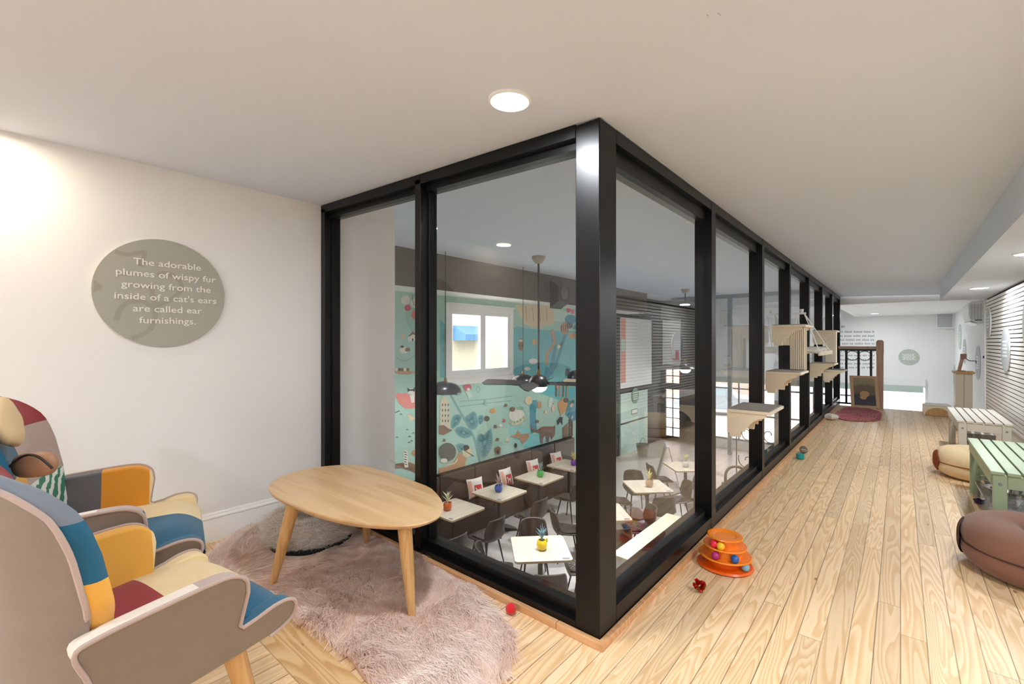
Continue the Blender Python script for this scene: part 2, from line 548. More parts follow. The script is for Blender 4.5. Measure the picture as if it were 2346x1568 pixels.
# ---------------------------------------------------------------- glazing, front side and corridor side
win = sroot('window_1'); win.location = (-2.0, GY, 0)
def wp(mb, name, m=None, bevel=.002):
    return mb.build(name, m or M['black'], win, world=True, smooth=False, bevel=bevel)
def hx(x0, x1, y0, y1, a, b2):
    """bar that follows the sloping ceiling between drops a and b2"""
    q = MB()
    q.hexa([(x0, y0, zt(x0) - b2), (x1, y0, zt(x1) - b2), (x1, y1, zt(x1) - b2), (x0, y1, zt(x0) - b2),
            (x0, y0, zt(x0) - a), (x1, y0, zt(x1) - a), (x1, y1, zt(x1) - a), (x0, y1, zt(x0) - a)])
    return q
x0, x1 = XL + .002, GX - .112
for (a, b2) in ((XL + .002, XL + .058), (-2.072, -2.023)):
    q = MB(); q.hexa([(a, GY, .04), (b2, GY, .04), (b2, GY + .118, .04), (a, GY + .118, .04),
                      (a, GY, zt(a) - .03), (b2, GY, zt(b2) - .03), (b2, GY + .118, zt(b2) - .03), (a, GY + .118, zt(a) - .03)])
    wp(q, 'mullion')
    q = MB(); q.box(b2, b2 + .014, GY + .05, GY + .075, .06, zt(b2) - .06); wp(q, 'glazing_bead', bevel=.001)
wp(hx(x0, x1, GY, GY + .118, .002, .056), 'header'); wp(hx(x0, x1, GY + .04, GY + .118, .05, .088), 'header_stop', bevel=.001)
q = MB(); q.box(x0, x1, GY, GY + .118, .002, .055); wp(q, 'sill')
q = MB(); q.box(x0, x1, GY + .036, GY + .118, .05, .094); wp(q, 'sill_stop', bevel=.001)
for (a, b2) in ((XL + .058, -2.072), (-2.023, x1)):
    q = MB(); q.hexa([(a, GY + .061, .09), (b2, GY + .061, .09), (b2, GY + .069, .09), (a, GY + .069, .09),
                      (a, GY + .061, zt(a) - .085), (b2, GY + .061, zt(b2) - .085), (b2, GY + .069, zt(b2) - .085), (a, GY + .069, zt(a) - .085)])
    wp(q, 'glass_pane', M['glass'], 0)
q = MB(); q.box(GX - .112, GX, GY, GY + .14, .002, zt(GX) - .004); wp(q, 'corner_post', bevel=.004)

win2 = sroot('window_2'); win2.location = (GX - .05, 6.2, 0); win = win2
PY_ = [(GY + .14, GY + .14), (2.975, 3.06), (4.345, 4.43), (5.61, 5.695), (6.95, 7.035), (8.27, 8.355), (9.59, 9.675), (10.87, 10.98)]
ya, yb = GY + .142, 10.98
for (a, b2) in PY_[1:]:
    q = MB(); q.box(GX - .105, GX + .001, a, b2, .004, 2.086); wp(q, 'mullion')
q = MB(); q.box(GX - .11, GX - .001, ya, yb, .003, .1); wp(q, 'sill')
q = MB(); q.box(GX - .11, GX - .032, ya, yb, .1, .14); wp(q, 'sill_stop', bevel=.001)
q = MB(); q.box(GX - .11, GX - .001, ya, yb, 2.03, 2.087); wp(q, 'header')
q = MB(); q.box(GX - .11, GX - .032, ya, yb, 1.96, 2.03); wp(q, 'header_stop', bevel=.001)
for k in range(7):
    q = MB(); q.box(GX - .059, GX - .051, PY_[k][1], PY_[k + 1][0], .135, 1.965); wp(q, 'glass_pane', M['glass'], 0)

# timber strip at the foot of the glazing
q = MB(); q.box(-1.09, GX + .026, GY - .026, GY - .002, 0, .03); q.box(GX + .002, GX + .026, GY - .002, 10.6, 0, .03)
struct(q.build('trim_3', M['strip'], smooth=False, bevel=.002))
q = MB(); q.box(XL + .02, -1.092, GY - .026, GY - .002, 0, .03)
struct(q.build('trim_4', M['strip'], smooth=False, bevel=.002))

# ---------------------------------------------------------------- slatted cladding on the right wall
sl = sroot('wall_right_slats'); sl.location = (.95, 3.0, 0)
q = MB(); q.box(.915, 1.05, -3.0, 9.06, .25, 1.80); q.build('backing', M['soot'], sl, world=True, smooth=False)
q = MB(); zz = .262
while zz < 1.785:
    q.box(.9, .917, -3.0, 9.06, zz, zz + .0335); zz += .0448
q.build('slat', M['slat'], sl, world=True, smooth=False)
q = MB(); q.box(.885, 1.05, 9.06, 9.09, 0.0, 1.80); q.build('end_trim', M['white'], sl, world=True, smooth=False)
q = MB(); q.box(.91, 1.05, -3.0, 9.06, 0, .25); q.build('foot_board', M['white'], sl, world=True, smooth=False)

# ---------------------------------------------------------------- the cafe below and beyond
q = MB(); q.box(XM - .1, 1.25, -3.0, YF + .2, ZF - .15, ZF); struct(q.build('floor_cafe', M['concrete'], smooth=False))
q = MB(); q.box(XM - .1, GX - .11, 1.72, YF + .2, ZC, ZC + .12); struct(q.build('ceiling_cafe', M['ceil'], smooth=False))
# bulkheads over the glazing
q = MB(); q.box(XL - .2, GX, GY + .03, GY + .13, 2.16, ZC); q.box(GX - .11, GX - .01, 1.72, YF, 2.2, ZC); struct(q.build('wall_bulkhead', M['paint'], smooth=False))
# back wall of the cafe and the wall under the loft
q = MB(); q.box(XM - .1, XL - .2, 2.05, 2.2, ZF, ZC); struct(q.build('wall_cafe_rear', M['paint'], smooth=False))
# mural wall with its window hole
WY0, WY1, WZ0, WZ1 = 5.98, 7.80, .56, 1.83
q = MB()
q.box(XM - .14, XM, 2.2, WY0, ZF, ZC); q.box(XM - .14, XM, WY1, 12.6, ZF, ZC)
q.box(XM - .14, XM, WY0, WY1, ZF, WZ0); q.box(XM - .14, XM, WY0, WY1, WZ1, ZC)
mural_wall = struct(q.build('wall_mural', M['mural_base'], smooth=False))
M['charcoal'] = mat('charcoal_wall_paint', (44, 44, 46), .7)
q = MB(); q.box(XM - .14, XM, 12.6, YF, ZF, ZC); struct(q.build('wall_cafe_left', M['charcoal'], smooth=False))
# brown boxed duct over the banquette
q = MB()
q.box(-6.07, -6.05, 2.2, 13.6, 2.1, ZC, 0); q.box(XM, -6.07, 2.2, 13.6, 2.1, 2.13, 1)
struct(q.build('trim_5', [M['brown_soffit'], M['white']], smooth=False))
# street front with openings
q = MB()
def front(x0, x1, z0, z1, mi=0): q.box(x0, x1, YF, YF + .15, z0, z1, mi)
front(-5.0, 1.25, .26, ZC); front(XM - .1, -5.0, .26, ZC, 1)
front(XM - .1, -6.62, ZF, .26, 1); front(-6.05, -5.0, ZF, .26, 1); front(.55, 1.25, ZF, .26)
front(-6.62, -6.05, -.5, -.34, 1); front(-5.0, .55, .02, .26); front(-6.62, -6.05, ZF, -2.28, 1)
front(-5.0, .55, ZF, -2.1)
struct(q.build('wall_street', [M['white'], M['charcoal']], smooth=False))

def shopwindow(name, x0, x1, z0, z1, xs, zs, fw=.05, m='black_matt', y=YF + .03):
    r = sroot(name); r.location = ((x0 + x1) / 2, y, z0)
    q = MB()
    q.box(x0, x0 + fw, y, y + .07, z0, z1); q.box(x1 - fw, x1, y, y + .07, z0, z1)
    q.box(x0 + fw, x1 - fw, y, y + .07, z0, z0 + fw); q.box(x0 + fw, x1 - fw, y, y + .07, z1 - fw, z1)
    q.build('window_frame', M[m], r, world=True, smooth=False)
    q = MB()
    for x in xs: q.box(x - fw * .4, x + fw * .4, y + .005, y + .065, z0 + fw, z1 - fw)
    for z in zs: q.box(x0 + fw, x1 - fw, y + .004, y + .066, z - fw * .4, z + fw * .4)
    q.build('glazing_bar', M[m], r, world=True, smooth=False)
    q = MB(); q.box(x0 + fw, x1 - fw, y + .03, y + .036, z0 + fw, z1 - fw)
    q.build('glass_pane', M['glass'], r, world=True, smooth=False)
    return r
M['bluegrey'] = mat('blue_grey_metal', (128, 140, 148), .4)
shopwindow('window_3', -5.0, -3.0, -2.1, .02, [-4.1], [-.36], .06, 'bluegrey')
shopwindow('window_4', -3.0, -.9, -2.1, .02, [-2.0], [-.36], .06, 'bluegrey')
shopwindow('window_5', -.9, .55, -2.1, .02, [], [], .05, 'white')
shopwindow('window_6', -6.62, -6.05, -2.28, -.5, [-6.335], [-.86, -1.22, -1.58, -1.94], .035, 'black_matt')
shopwindow('window_7', -6.62, -6.05, -.34, .26, [-6.335], [-.04], .035, 'black_matt')
# steel frame standing before the shop windows
q = MB(); q.box(-4.2, -4.08, 15.5, 15.62, ZF, 2.6); q.box(-6.0, -1.1, 15.5, 15.62, 2.6, ZC)
struct(q.build('trim_6', M['bluegrey'], smooth=False, bevel=.004))
# pale shop blind over the far window
q = MB(); q.box(-5.0, .5, YF - .09, YF - .003, .02, .22); q.box(-5.0, .46, YF - .1, YF - .004, -.16, .02, 1)
bl = q.build('roller_blind', [M['white'], mat('pale_green_blind', (190, 208, 200), .6)], smooth=False)
tag(bl, 'pale green rolled blind across the top of the street windows', 'blind')

shopwindow('added_fill_window', -2.1, -.3, .7, 1.8, [-1.2], [], .06, 'white', -3.12)  # unseen rear window, added to let in fill daylight behind the camera
# window in the mural wall
r = sroot('window_8'); r.location = (XM, 6.9, WZ0)
q = MB()
for (a, b2, c2, d2) in ((WY0 - .1, WY0, WZ0 - .1, WZ1 + .12), (WY1, WY1 + .1, WZ0 - .1, WZ1 + .12), (WY0, WY1, WZ1, WZ1 + .12), (WY0, WY1, WZ0 - .1, WZ0)):
    q.box(XM, XM + .035, a, b2, c2, d2)
q.box(XM, XM + .06, WY0 - .13, WY1 + .13, WZ1 + .12, WZ1 + .15); q.box(XM, XM + .05, WY0 - .12, WY1 + .12, WZ0 - .22, WZ0 - .1)
q.build('window_casing', M['white'], r, world=True, smooth=False, bevel=.004)
q = MB()
for (a, b2) in ((WY0, 6.93), (6.93, WY1)):
    q.box(XM - .06, XM + .01, a, a + .075, WZ0, WZ1); q.box(XM - .06, XM + .01, b2 - .075, b2, WZ0, WZ1)
    q.box(XM - .06, XM + .01, a + .075, b2 - .075, WZ0, WZ0 + .07); q.box(XM - .06, XM + .01, a + .075, b2 - .075, WZ1 - .07, WZ1)
q.build('window_sash', M['white'], r, world=True, smooth=False)
q = MB(); q.box(XM - .075, XM - .07, WY0, WY1, WZ0, WZ1); q.build('glass_pane', M['glass'], r, world=True, smooth=False)

# mint door at the far end of the cafe's left wall
d = sroot('door_1'); d.location = (XM, 14.0, ZF)
M['mint'] = mat('mint_door_paint', (192, 214, 202), .5)
q = MB(); q.box(XM, XM + .05, 13.1, 15.1, ZF, -.45); q.build('door_leaf', M['mint'], d, world=True, smooth=False)
q = MB(); q.box(XM + .05, XM + .07, 13.1, 15.1, -1.42, -1.38); q.build('push_bar', M['black_matt'], d, world=True, smooth=False)
q = MB(); q.lathe([(.26, 0), (.26, .02)], 40); o = q.build('door_sign', mat('green_round_sign', (104, 146, 122), .5), d)
o.rotation_euler = (0, R_(90), 0); o.location = (.05, .1, 1.82)
for k in range(4):
    q = MB(); q.box(.072, .076, -.06 - .03 * (k % 2), .26 + .03 * (k % 2), 1.70 + .07 * k, 1.725 + .07 * k); q.build('lettering', M['white_text'], d)
q = MB(); q.box(.052, .056, -.15, .3, 1.22, 1.38); q.box(.0565, .058, -.13, .28, 1.24, 1.36, 1); q.build('door_notice', [M['black_matt'], M['white']], d)

# ---------------------------------------------------------------- street outside
q = MB(); q.box(-30, 30, YF + .2, 60, ZF - .35, ZF - .15); q.box(-40, XM - .2, -10, 60, ZF - .36, ZF - .16); q.box(-30, 30, -30, -3.3, ZF - .35, ZF - .15)
struct(q.build('street_ground', M['street'], smooth=False))
# ================================================================ wall painting
def mural():
    pal = {'white': (232, 230, 220), 'pink': (222, 126, 132), 'rose': (206, 96, 120), 'coral': (224, 138, 130), 'grey': (96, 104, 102),
           'dark': (60, 64, 66), 'brown': (132, 106, 88), 'tan': (190, 150, 116), 'cream': (222, 208, 176), 'leaf': (118, 174, 178),
           'vein': (60, 122, 134), 'teal': (104, 186, 192), 'trunk': (78, 152, 172), 'lteal': (138, 208, 208), 'green': (140, 190, 160), 'house': (206, 202, 178),
           'orange': (206, 158, 108), 'pale': (196, 222, 210), 'line': (110, 160, 152)}
    keys = list(pal); mats = [mat('mural_' + k, v, .7) for k, v in pal.items()]
    q = MB(); cnt = [0]
    def A(a, b): return (880 + a / 5.1, 840 + b / 5.1)
    def B(a, b): return (880 + a / 4.357, 540 + b / 4.357)
    def poly(fn, pts, col):
        cnt[0] += 1
        x = XM + .002 + .00003 * cnt[0]
        vs = [PX(*fn(a, b), x) for a, b in pts]
        q.add(vs, [tuple(range(len(vs)))], keys.index(col))
    def ell(fn, a, b, ra, rb, col, rot=0, n=18):
        c_, s_ = math.cos(R_(rot)), math.sin(R_(rot))
        poly(fn, [(a + ra * math.cos(t) * c_ - rb * math.sin(t) * s_, b + ra * math.cos(t) * s_ + rb * math.sin(t) * c_) for t in [2 * PI * k / n for k in range(n)]], col)
    def line(fn, pts, w, col):
        for (a, b), (c, d) in zip(pts, pts[1:]):
            l = math.hypot(c - a, d - b) or 1
            nx, ny = -(d - b) / l * w / 2, (c - a) / l * w / 2
            poly(fn, [(a + nx, b + ny), (c + nx, d + ny), (c - nx, d - ny), (a - nx, b - ny)], col)
    # big fields of colour
    poly(B, [(1265, 930), (1330, 905), (1410, 925), (1560, 940), (1700, 950), (2300, 960), (2300, 1900), (1900, 1700), (1400, 1520), (1265, 1480)], 'teal')
    poly(B, [(560, 840), (600, 880), (620, 900), (620, 1420), (560, 1420)], 'teal')
    for k in range(7): ell(B, 598, 950 + 66 * k, 14, 30, 'line' if k % 2 else 'leaf')
    poly(B, [(1305, 690), (1450, 695), (1690, 715), (1700, 880), (1600, 900), (1560, 930), (1480, 915), (1400, 885), (1340, 770)], 'cream')
    for k in range(9): line(B, [(1380 + 34 * k, 705 + 2 * k), (1390 + 34 * k, 850 + 6 * (k % 3))], 7, 'tan' if k % 2 else 'house')
    poly(B, [(1690, 730), (1900, 760), (1900, 850), (1700, 860)], 'pale')
    poly(A, [(1620, 960), (1700, 800), (1830, 780), (1860, 890), (1700, 960)], 'lteal')
    poly(A, [(1440, 720), (1560, 700), (1700, 720), (1720, 800), (1640, 900), (1480, 830)], 'lteal')
    # tree trunk and boughs
    poly(B, [(1585, 1425), (1650, 1330), (1690, 1130), (1655, 950), (1690, 930), (1722, 1130), (1700, 1290), (1795, 980), (1822, 992), (1722, 1320), (1640, 1430)], 'trunk')
    poly(A, [(1700, 480), (1720, 395), (1785, 395), (1772, 560), (1785, 760), (1715, 790), (1705, 640)], 'trunk')
    poly(A, [(1860, 110), (1890, 0), (1940, 30), (2000, -20), (1980, 80), (1900, 150)], 'trunk')
    poly(B, [(1605, 1285), (1612, 1180), (1690, 1065), (1662, 955), (1692, 935), (1716, 1070), (1640, 1190), (1640, 1290)], 'tan')
    # hanging lanterns, balloons
    for (a, b, ra, rb, col) in [(1365, 1090, 28, 64, 'brown'), (1500, 1065, 22, 30, 'orange'), (1490, 1255, 44, 28, 'white'), (1860, 840, 58, 50, 'trunk'), (1800, 930, 40, 60, 'tan'), (1870, 1000, 30, 30, 'orange'),
                                (1840, 740, 20, 30, 'rose'), (1880, 760, 18, 24, 'pink'), (1430, 1330, 30, 18, 'white'), (1850, 900, 34, 30, 'grey')]:
        ell(B, a, b, ra, rb, col)
    line(B, [(1340, 1100), (1392, 1100)], 8, 'dark'); ell(B, 1365, 1050, 20, 14, 'cream')
    for k in range(4): line(B, [(1770 + 20 * k, 890), (1772 + 20 * k, 960)], 6, 'dark')
    # strip at the far side: balloons, cats, hammock
    for (a, b, r_, col) in [(215, 645, 46, 'white'), (310, 675, 48, 'white'), (236, 722, 32, 'rose'), (318, 790, 48, 'pink'), (188, 1008, 24, 'cream')]: ell(B, a, b, r_, r_, col)
    line(B, [(285, 590), (285, 640), (300, 700)], 6, 'grey')
    poly(B, [(232, 1020), (285, 962), (325, 1000), (325, 1050), (245, 1055)], 'white'); poly(B, [(232, 1018), (285, 958), (328, 1000), (290, 985)], 'brown'); ell(B, 285, 1040, 8, 14, 'dark')
    ell(B, 200, 1145, 44, 36, 'white'); ell(B, 235, 1140, 26, 20, 'brown'); ell(B, 180, 1110, 18, 12, 'dark')
    for k in range(16): ell(B, 130 + 12 * k, 1250 - .055 * (k - 6) ** 2 * 14, 5, 6, 'leaf')
    poly(B, [(105, 1340), (180, 1330), (250, 1350), (320, 1365), (240, 1390), (150, 1385), (100, 1370)], 'tan')
    for k in range(5): ell(B, 125 + 28 * k, 1338, 15, 17, ['white', 'dark', 'grey', 'white', 'brown'][k])
    poly(A, [(128, 340), (165, 300), (200, 325), (245, 305), (300, 335), (460, 305), (470, 470), (330, 495), (250, 490), (180, 440)], 'coral')
    poly(A, [(300, 340), (356, 318), (352, 420), (322, 426)], 'white'); ell(A, 318, 290, 40, 36, 'white')
    poly(A, [(275, 300), (272, 248), (300, 268), (335, 265), (362, 240), (358, 300), (330, 285), (300, 285)], 'dark')
    line(A, [(268, 575), (300, 558), (322, 580)], 6, 'coral'); poly(A, [(265, 575), (300, 560), (330, 590), (372, 598), (318, 648)], 'cream')
    line(A, [(118, 548), (180, 516)], 12, 'grey')
    for (a, b) in [(270, 740), (300, 820), (340, 780), (290, 890), (320, 870), (200, 560), (370, 840), (150, 830)]: poly(A, [(a - 22, b + 8), (a, b - 14), (a + 20, b + 6), (a, b + 2)], 'grey')
    poly(A, [(110, 1145), (200, 1128), (300, 1122), (470, 1180), (470, 1300), (390, 1262), (300, 1220), (200, 1192), (110, 1200)], 'brown')
    poly(A, [(225, 1060), (275, 1050), (282, 1180), (240, 1182)], 'white'); ell(A, 252, 1020, 26, 40, 'white')
    for k in range(6): line(A, [(232 + 4 * (k % 3), 1000 + 28 * k), (262 + 6 * (k % 2), 1008 + 28 * k)], 10, 'dark')
    ell(A, 360, 1010, 40, 34, 'tan')
    # tall plant with feathered leaves
    line(A, [(740, 260), (860, 480), (980, 680), (1060, 850), (1122, 1120)], 22, 'leaf')
    L = [[(800, 590), (860, 560), (905, 590), (870, 680), (790, 720)], [(940, 600), (1000, 550), (1060, 530), (1100, 640), (1080, 720), (1010, 740), (960, 660)],
         [(830, 730), (900, 700), (1000, 740), (1030, 800), (950, 840), (860, 800)], [(1130, 780), (1090, 830), (1090, 900), (1140, 1060), (1200, 1050), (1260, 930), (1265, 800), (1240, 730), (1170, 800)],
         [(840, 920), (920, 900), (980, 960), (1010, 1060), (900, 1020)], [(1100, 590), (1150, 570), (1160, 640), (1110, 680)], [(760, 290), (900, 285), (880, 335), (800, 330)], [(655, 300), (720, 290), (700, 340), (655, 330)]]
    for l in L:
        pts = [(v.x, v.y) for v in crom([(a, b, 0) for a, b in l], 4)]
        poly(A, pts, 'leaf')
        cx_, cy_ = sum(p[0] for p in l) / len(l), sum(p[1] for p in l) / len(l)
        for (a, b) in pts: line(A, [(cx_ * .12 + a * .88, cy_ * .12 + b * .88), (cx_ * .8 + a * .2, cy_ * .8 + b * .2 + 8)], 5.5, 'vein')
    # cats and odds and ends
    ell(A, 740, 1000, 102, 108, 'grey'); ell(A, 700, 1100, 40, 26, 'white'); poly(A, [(655, 960), (690, 920), (700, 980)], 'grey')
    poly(A, [(640, 1190), (780, 1165), (850, 1060), (870, 1000), (920, 1030), (965, 1080), (940, 1175), (800, 1205), (640, 1250)], 'tan')
    line(A, [(710, 1160), (830, 1130), (860, 1080)], 16, 'cream')
    ell(A, 970, 1000, 56, 66, 'house'); ell(A, 960, 950, 36, 34, 'dark'); ell(A, 990, 1010, 24, 44, 'cream'); line(A, [(905, 960), (950, 990), (1050, 1050)], 8, 'dark')
    poly(A, [(655, 400), (705, 350), (760, 405), (770, 730), (655, 700)], 'house')
    for i in range(3):
        for j in range(4): ell(A, 682 + 34 * i, 450 + 62 * j, 8, 16, 'grey')
    poly(A, [(640, 690), (700, 685), (760, 730), (800, 745), (700, 800), (640, 790)], 'brown')
    ell(A, 975, 245, 46, 42, 'rose'); ell(A, 985, 268, 20, 18, 'white'); poly(A, [(950, 290), (1010, 300), (1040, 350), (990, 380)], 'pale')
    line(A, [(1100, 230), (1075, 270), (1100, 310), (1125, 270), (1100, 230)], 5, 'line')
    line(A, [(880, 410), (1200, 385), (1500, 345)], 6, 'line'); line(A, [(880, 470), (1190, 430), (1500, 400)], 6, 'line'); poly(A, [(1170, 395), (1195, 385), (1195, 455), (1170, 460)], 'green')
    ell(A, 1270, 520, 34, 26, 'orange', -25); ell(A, 1200, 610, 34, 32, 'grey')
    ell(A, 1550, 570, 92, 76, 'white'); ell(A, 1500, 500, 32, 30, 'brown'); ell(A, 1590, 490, 44, 20, 'green')
    poly(A, [(1450, 650), (1500, 690), (1580, 680), (1660, 600), (1640, 575), (1560, 640), (1480, 640)], 'cream')
    for k in range(5): ell(A, 1485 + 36 * k, 655 - 4 * k * k + 2 * k, 14, 14, 'green')
    for (a, b) in [(1300, 700), (1360, 685), (1400, 630), (1420, 450), (1325, 850), (1440, 855), (1790, 640), (1960, 440), (1890, 530), (700, 860), (1700, 360), (1810, 470)]:
        poly(A, [(a - 20, b + 22), (a - 8, b - 18), (a + 20, b - 8), (a + 16, b + 20)], rnd.choice(['brown', 'white', 'grey', 'rose', 'cream']))
    poly(A, [(1290, 960), (1330, 935), (1368, 955), (1355, 1030), (1300, 1030)], 'brown'); ell(A, 1328, 1000, 14, 24, 'dark')
    poly(A, [(1470, 815), (1540, 790), (1560, 740), (1600, 790), (1700, 780), (1690, 830), (1620, 910), (1590, 850)], 'tan')
    ell(A, 1538, 925, 16, 30, 'dark')
    poly(A, [(1700, 680), (1740, 730), (1790, 745), (1850, 705), (1920, 702), (1975, 705), (2000, 688), (1996, 800), (1960, 850), (1935, 800), (1922, 885), (1896, 880), (1892, 800), (1862, 830), (1850, 902), (1828, 895), (1820, 785), (1730, 762)], 'brown')
    poly(A, [(2085, 720), (2150, 660), (2150, 830), (2090, 835)], 'brown'); poly(A, [(2160, 620), (2205, 600), (2205, 815), (2160, 820)], 'dark')
    poly(A, [(2020, 640), (2050, 590), (2085, 590), (2085, 690), (2060, 640), (2030, 690)], 'dark')
    poly(A, [(2120, 560), (2165, 400), (2300, 420), (2300, 620), (2200, 640)], 'trunk')
    poly(A, [(2030, 440), (2090, 360), (2160, 380), (2120, 520), (2060, 580)], 'orange'); ell(A, 2125, 395, 34, 30, 'grey')
    poly(A, [(2090, 160), (2140, 130), (2330, 100), (2330, 240), (2130, 235)], 'cream'); poly(A, [(2118, 110), (2130, 20), (2165, 30), (2165, 110)], 'grey')
    for k in range(4): line(A, [(2015 + 42 * k, 180), (2010 + 42 * k, 355)], 16, 'tan' if k % 2 else 'brown')
    ell(A, 1945, 420, 26, 60, 'pale', 10); ell(A, 1975, 490, 16, 50, 'cream'); ell(A, 1690, 400, 44, 50, 'cream'); ell(A, 1815, 450, 26, 46, 'tan')
    # a scatter of little painted birds and leaves beyond
    r2 = random.Random(3)
    for _ in range(26):
        yy, z = r2.uniform(9.6, 12.4), r2.uniform(-1.2, 1.7)
        cnt[0] += 1; x = XM + .002 + .00006 * cnt[0]; s_ = r2.uniform(.03, .1)
        q.add([(x, yy - s_, z), (x, yy, z + s_), (x, yy + s_, z + .02), (x, yy, z - s_ * .6)], [(0, 1, 2, 3)], r2.randrange(len(keys)))
    q.build('mural', mats, mural_wall, smooth=False, fix=False)
mural()

# ================================================================ banquette along the mural
M['leather'] = mat('dark_brown_leather', (62, 48, 42), .42, bump=.1, bscale=120)
M['leather2'] = mat('chair_brown_leather', (50, 42, 38), .36, bump=.08, bscale=140)
t = thing('banquette_bench', 'long dark brown leather banquette under the painted wall', 'bench', (-6.45, 7.0, ZF))
q = MB(); q.box(-6.73, -6.1, 2.8, 10.3, ZF + .02, ZF + .36); q.build('plinth', M['leather'], t, world=True, smooth=False)
q = MB(); q.box(-6.74, -6.7, 2.8, 10.3, ZF + .36, -1.33); q.build('top_rail', M['soot'], t, world=True, smooth=False)
for k in range(8):
    y0 = 2.82 + .935 * k
    q = MB(); q.box(-6.7, -6.6, y0 + .006, y0 + .925, ZF + .47, -1.35); q.build('back_panel', M['leather'], t, world=True, bevel=.02, seg=3)
    q = MB(); q.box(-6.6, -6.08, y0 + .006, y0 + .925, ZF + .36, ZF + .47); q.build('seat_pad', M['leather'], t, world=True, bevel=.02, seg=3)

# ---------------------------------------------------------------- cafe tables
M['cafe_top'] = wood('pale_oak_laminate', (212, 200, 182), (192, 176, 154), 'Y', .8, .28, 6.0)
M['cafe_edge'] = mat('oak_edge', (190, 164, 130), .5)
def cafe_table(loc, rz, label):
    t = thing('cafe_table', label, 'table', loc, rz, 'square cafe tables')
    q = MB(); o_ = []
    h, r_ = .385, .05
    for cx_, cy_, a0 in ((h - r_, h - r_, 0), (-h + r_, h - r_, 90), (-h + r_, -h + r_, 180), (h - r_, -h + r_, 270)):
        for k in range(5):
            a = R_(a0 + 22.5 * k); o_.append((cx_ + r_ * math.cos(a), cy_ + r_ * math.sin(a)))
    q.prism(o_, .718, .75, None, 1, 0, 1); q.build('table_top', [M['cafe_top'], M['cafe_edge']], t, bevel=.003)
    q = MB(); q.lathe([(.035, .04), (.035, .69), (.16, .70), (.16, .717)], 20); q.build('pedestal', M['black_matt'], t)
    q = MB()
    for k in range(4):
        a = R_(90 * k + 45); c_, s_ = math.cos(a), math.sin(a)
        q.hexa([(-s_ * .03, c_ * .03, .0), (s_ * .03, -c_ * .03, .0), (c_ * .34 + s_ * .022, s_ * .34 - c_ * .022, .0), (c_ * .34 - s_ * .022, s_ * .34 + c_ * .022, .0),
                (-s_ * .03, c_ * .03, .06), (s_ * .03, -c_ * .03, .06), (c_ * .34 + s_ * .022, s_ * .34 - c_ * .022, .025), (c_ * .34 - s_ * .022, s_ * .34 + c_ * .022, .025)])
    q.build('cross_foot', M['black_matt'], t, smooth=False)
    q = MB(); q.box(.25, .34, -.36, -.31, .75, .7508); q.build('table_sticker', mat('grey_sticker', (120, 122, 124), .5), t, smooth=False)
    return t
TB = [(-5.8, 4.05, 0, 'bare oak table against the banquette nearest the loft wall'), (-5.8, 5.25, 0, 'oak table holding the orange pot, against the banquette'),
      (-5.8, 6.41, 0, 'oak table holding the blue pot, against the banquette'), (-5.8, 7.66, 0, 'oak table holding the green pot, against the banquette'),
      (-5.84, 8.86, 0, 'oak table holding the purple pot, against the banquette'), (-3.79, 5.03, 45, 'pale square table holding the yellow pot, set cornerwise'),
      (-3.79, 6.78, 45, 'pale cornerwise table between the yellow-pot table and the tan-pot table'), (-3.81, 8.57, 45, 'pale square table holding the tan pot, set cornerwise'),
      (-3.75, 10.5, 45, 'pale cornerwise table nearest the folding board')]
t0 = None
for (x, y, a, lb) in TB:
    if t0 is None: t0 = cafe_table((x, y, ZF), R_(a), lb)
    else: dup(t0, (x, y, ZF), R_(a), lb)

# ---------------------------------------------------------------- cafe chairs
def cafe_chair(label):
    t = thing('cafe_chair', label, 'chair', (0, 0, 0), 0, 'brown leather cafe chairs')
    prof = [(.235, .462), (.1, .448), (-.06, .44), (-.17, .452), (-.225, .5), (-.255, .6), (-.275, .72), (-.29, .83)]
    hw = [.2, .225, .235, .24, .235, .225, .21, .185]
    cur = [Vector((a, b, h)) for (a, b), h in zip(prof, hw)]
    cs = crom(cur, 4, False)
    def fn(u, v):
        k = v * (len(cs) - 1); i = min(int(k), len(cs) - 2); p = cs[i].lerp(cs[i + 1], k - i)
        s_ = 2 * u - 1
        back = min(1, max(0, (v - .42) / .3))
        side = abs(s_) ** 2.4
        return (p.x + side * (.10 * back * (1 - .35 * max(0, v - .7) / .3)), s_ * p.z * (1 - .04 * side), p.y + side * (.075 * (1 - back) * min(1, v * 2.5)) + (-.02 * side if v > .95 else 0))
    q = MB(); q.grid(fn, 16, 28)
    sh = q.build('shell', M['leather2'], t, fix=False)
    so = sh.modifiers.new('thickness', 'SOLIDIFY'); so.thickness = .022; so.offset = -1
    def pad(u, v):
        a, b = 2 * u - 1, 2 * v - 1
        e = max(abs(a), abs(b)); f_ = 1 - e ** 6
        w_ = abs(math.sin((u + v) * 5 * PI)) * abs(math.sin((u - v) * 5 * PI))
        k = 1 - .13 * min(abs(a), abs(b)) ** 2
        return (.045 + a * .165 * k, b * .17 * k, .47 + .014 * f_ * (.3 + w_) + .03 * abs(b) ** 2.4 * .6)
    q = MB(); q.grid(pad, 30, 30)
    q.build('quilted_seat_pad', M['leather2'], t, fix=False)
    for sx in (1, -1):
        for sy in (1, -1):
            q = MB(); q.tube([(.11 * sx - .01, .14 * sy, .44), (.2 * sx - .01, .2 * sy, 0)], [.016, .010], 8); q.build('leg', M['black_matt'], t)
    return t
def face(dx, dy): return math.atan2(dy, dx)
CH = []
for (ty, lb) in ((4.45, 'chair at the bare table by the loft wall'), (5.3, 'chair drawn up to the orange-pot table'), (6.45, 'chair drawn up to the blue-pot table'), (7.7, 'chair drawn up to the green-pot table'), (8.9, 'chair drawn up to the purple-pot table')):
    CH.append((-5.08, ty, PI, 'brown leather ' + lb))
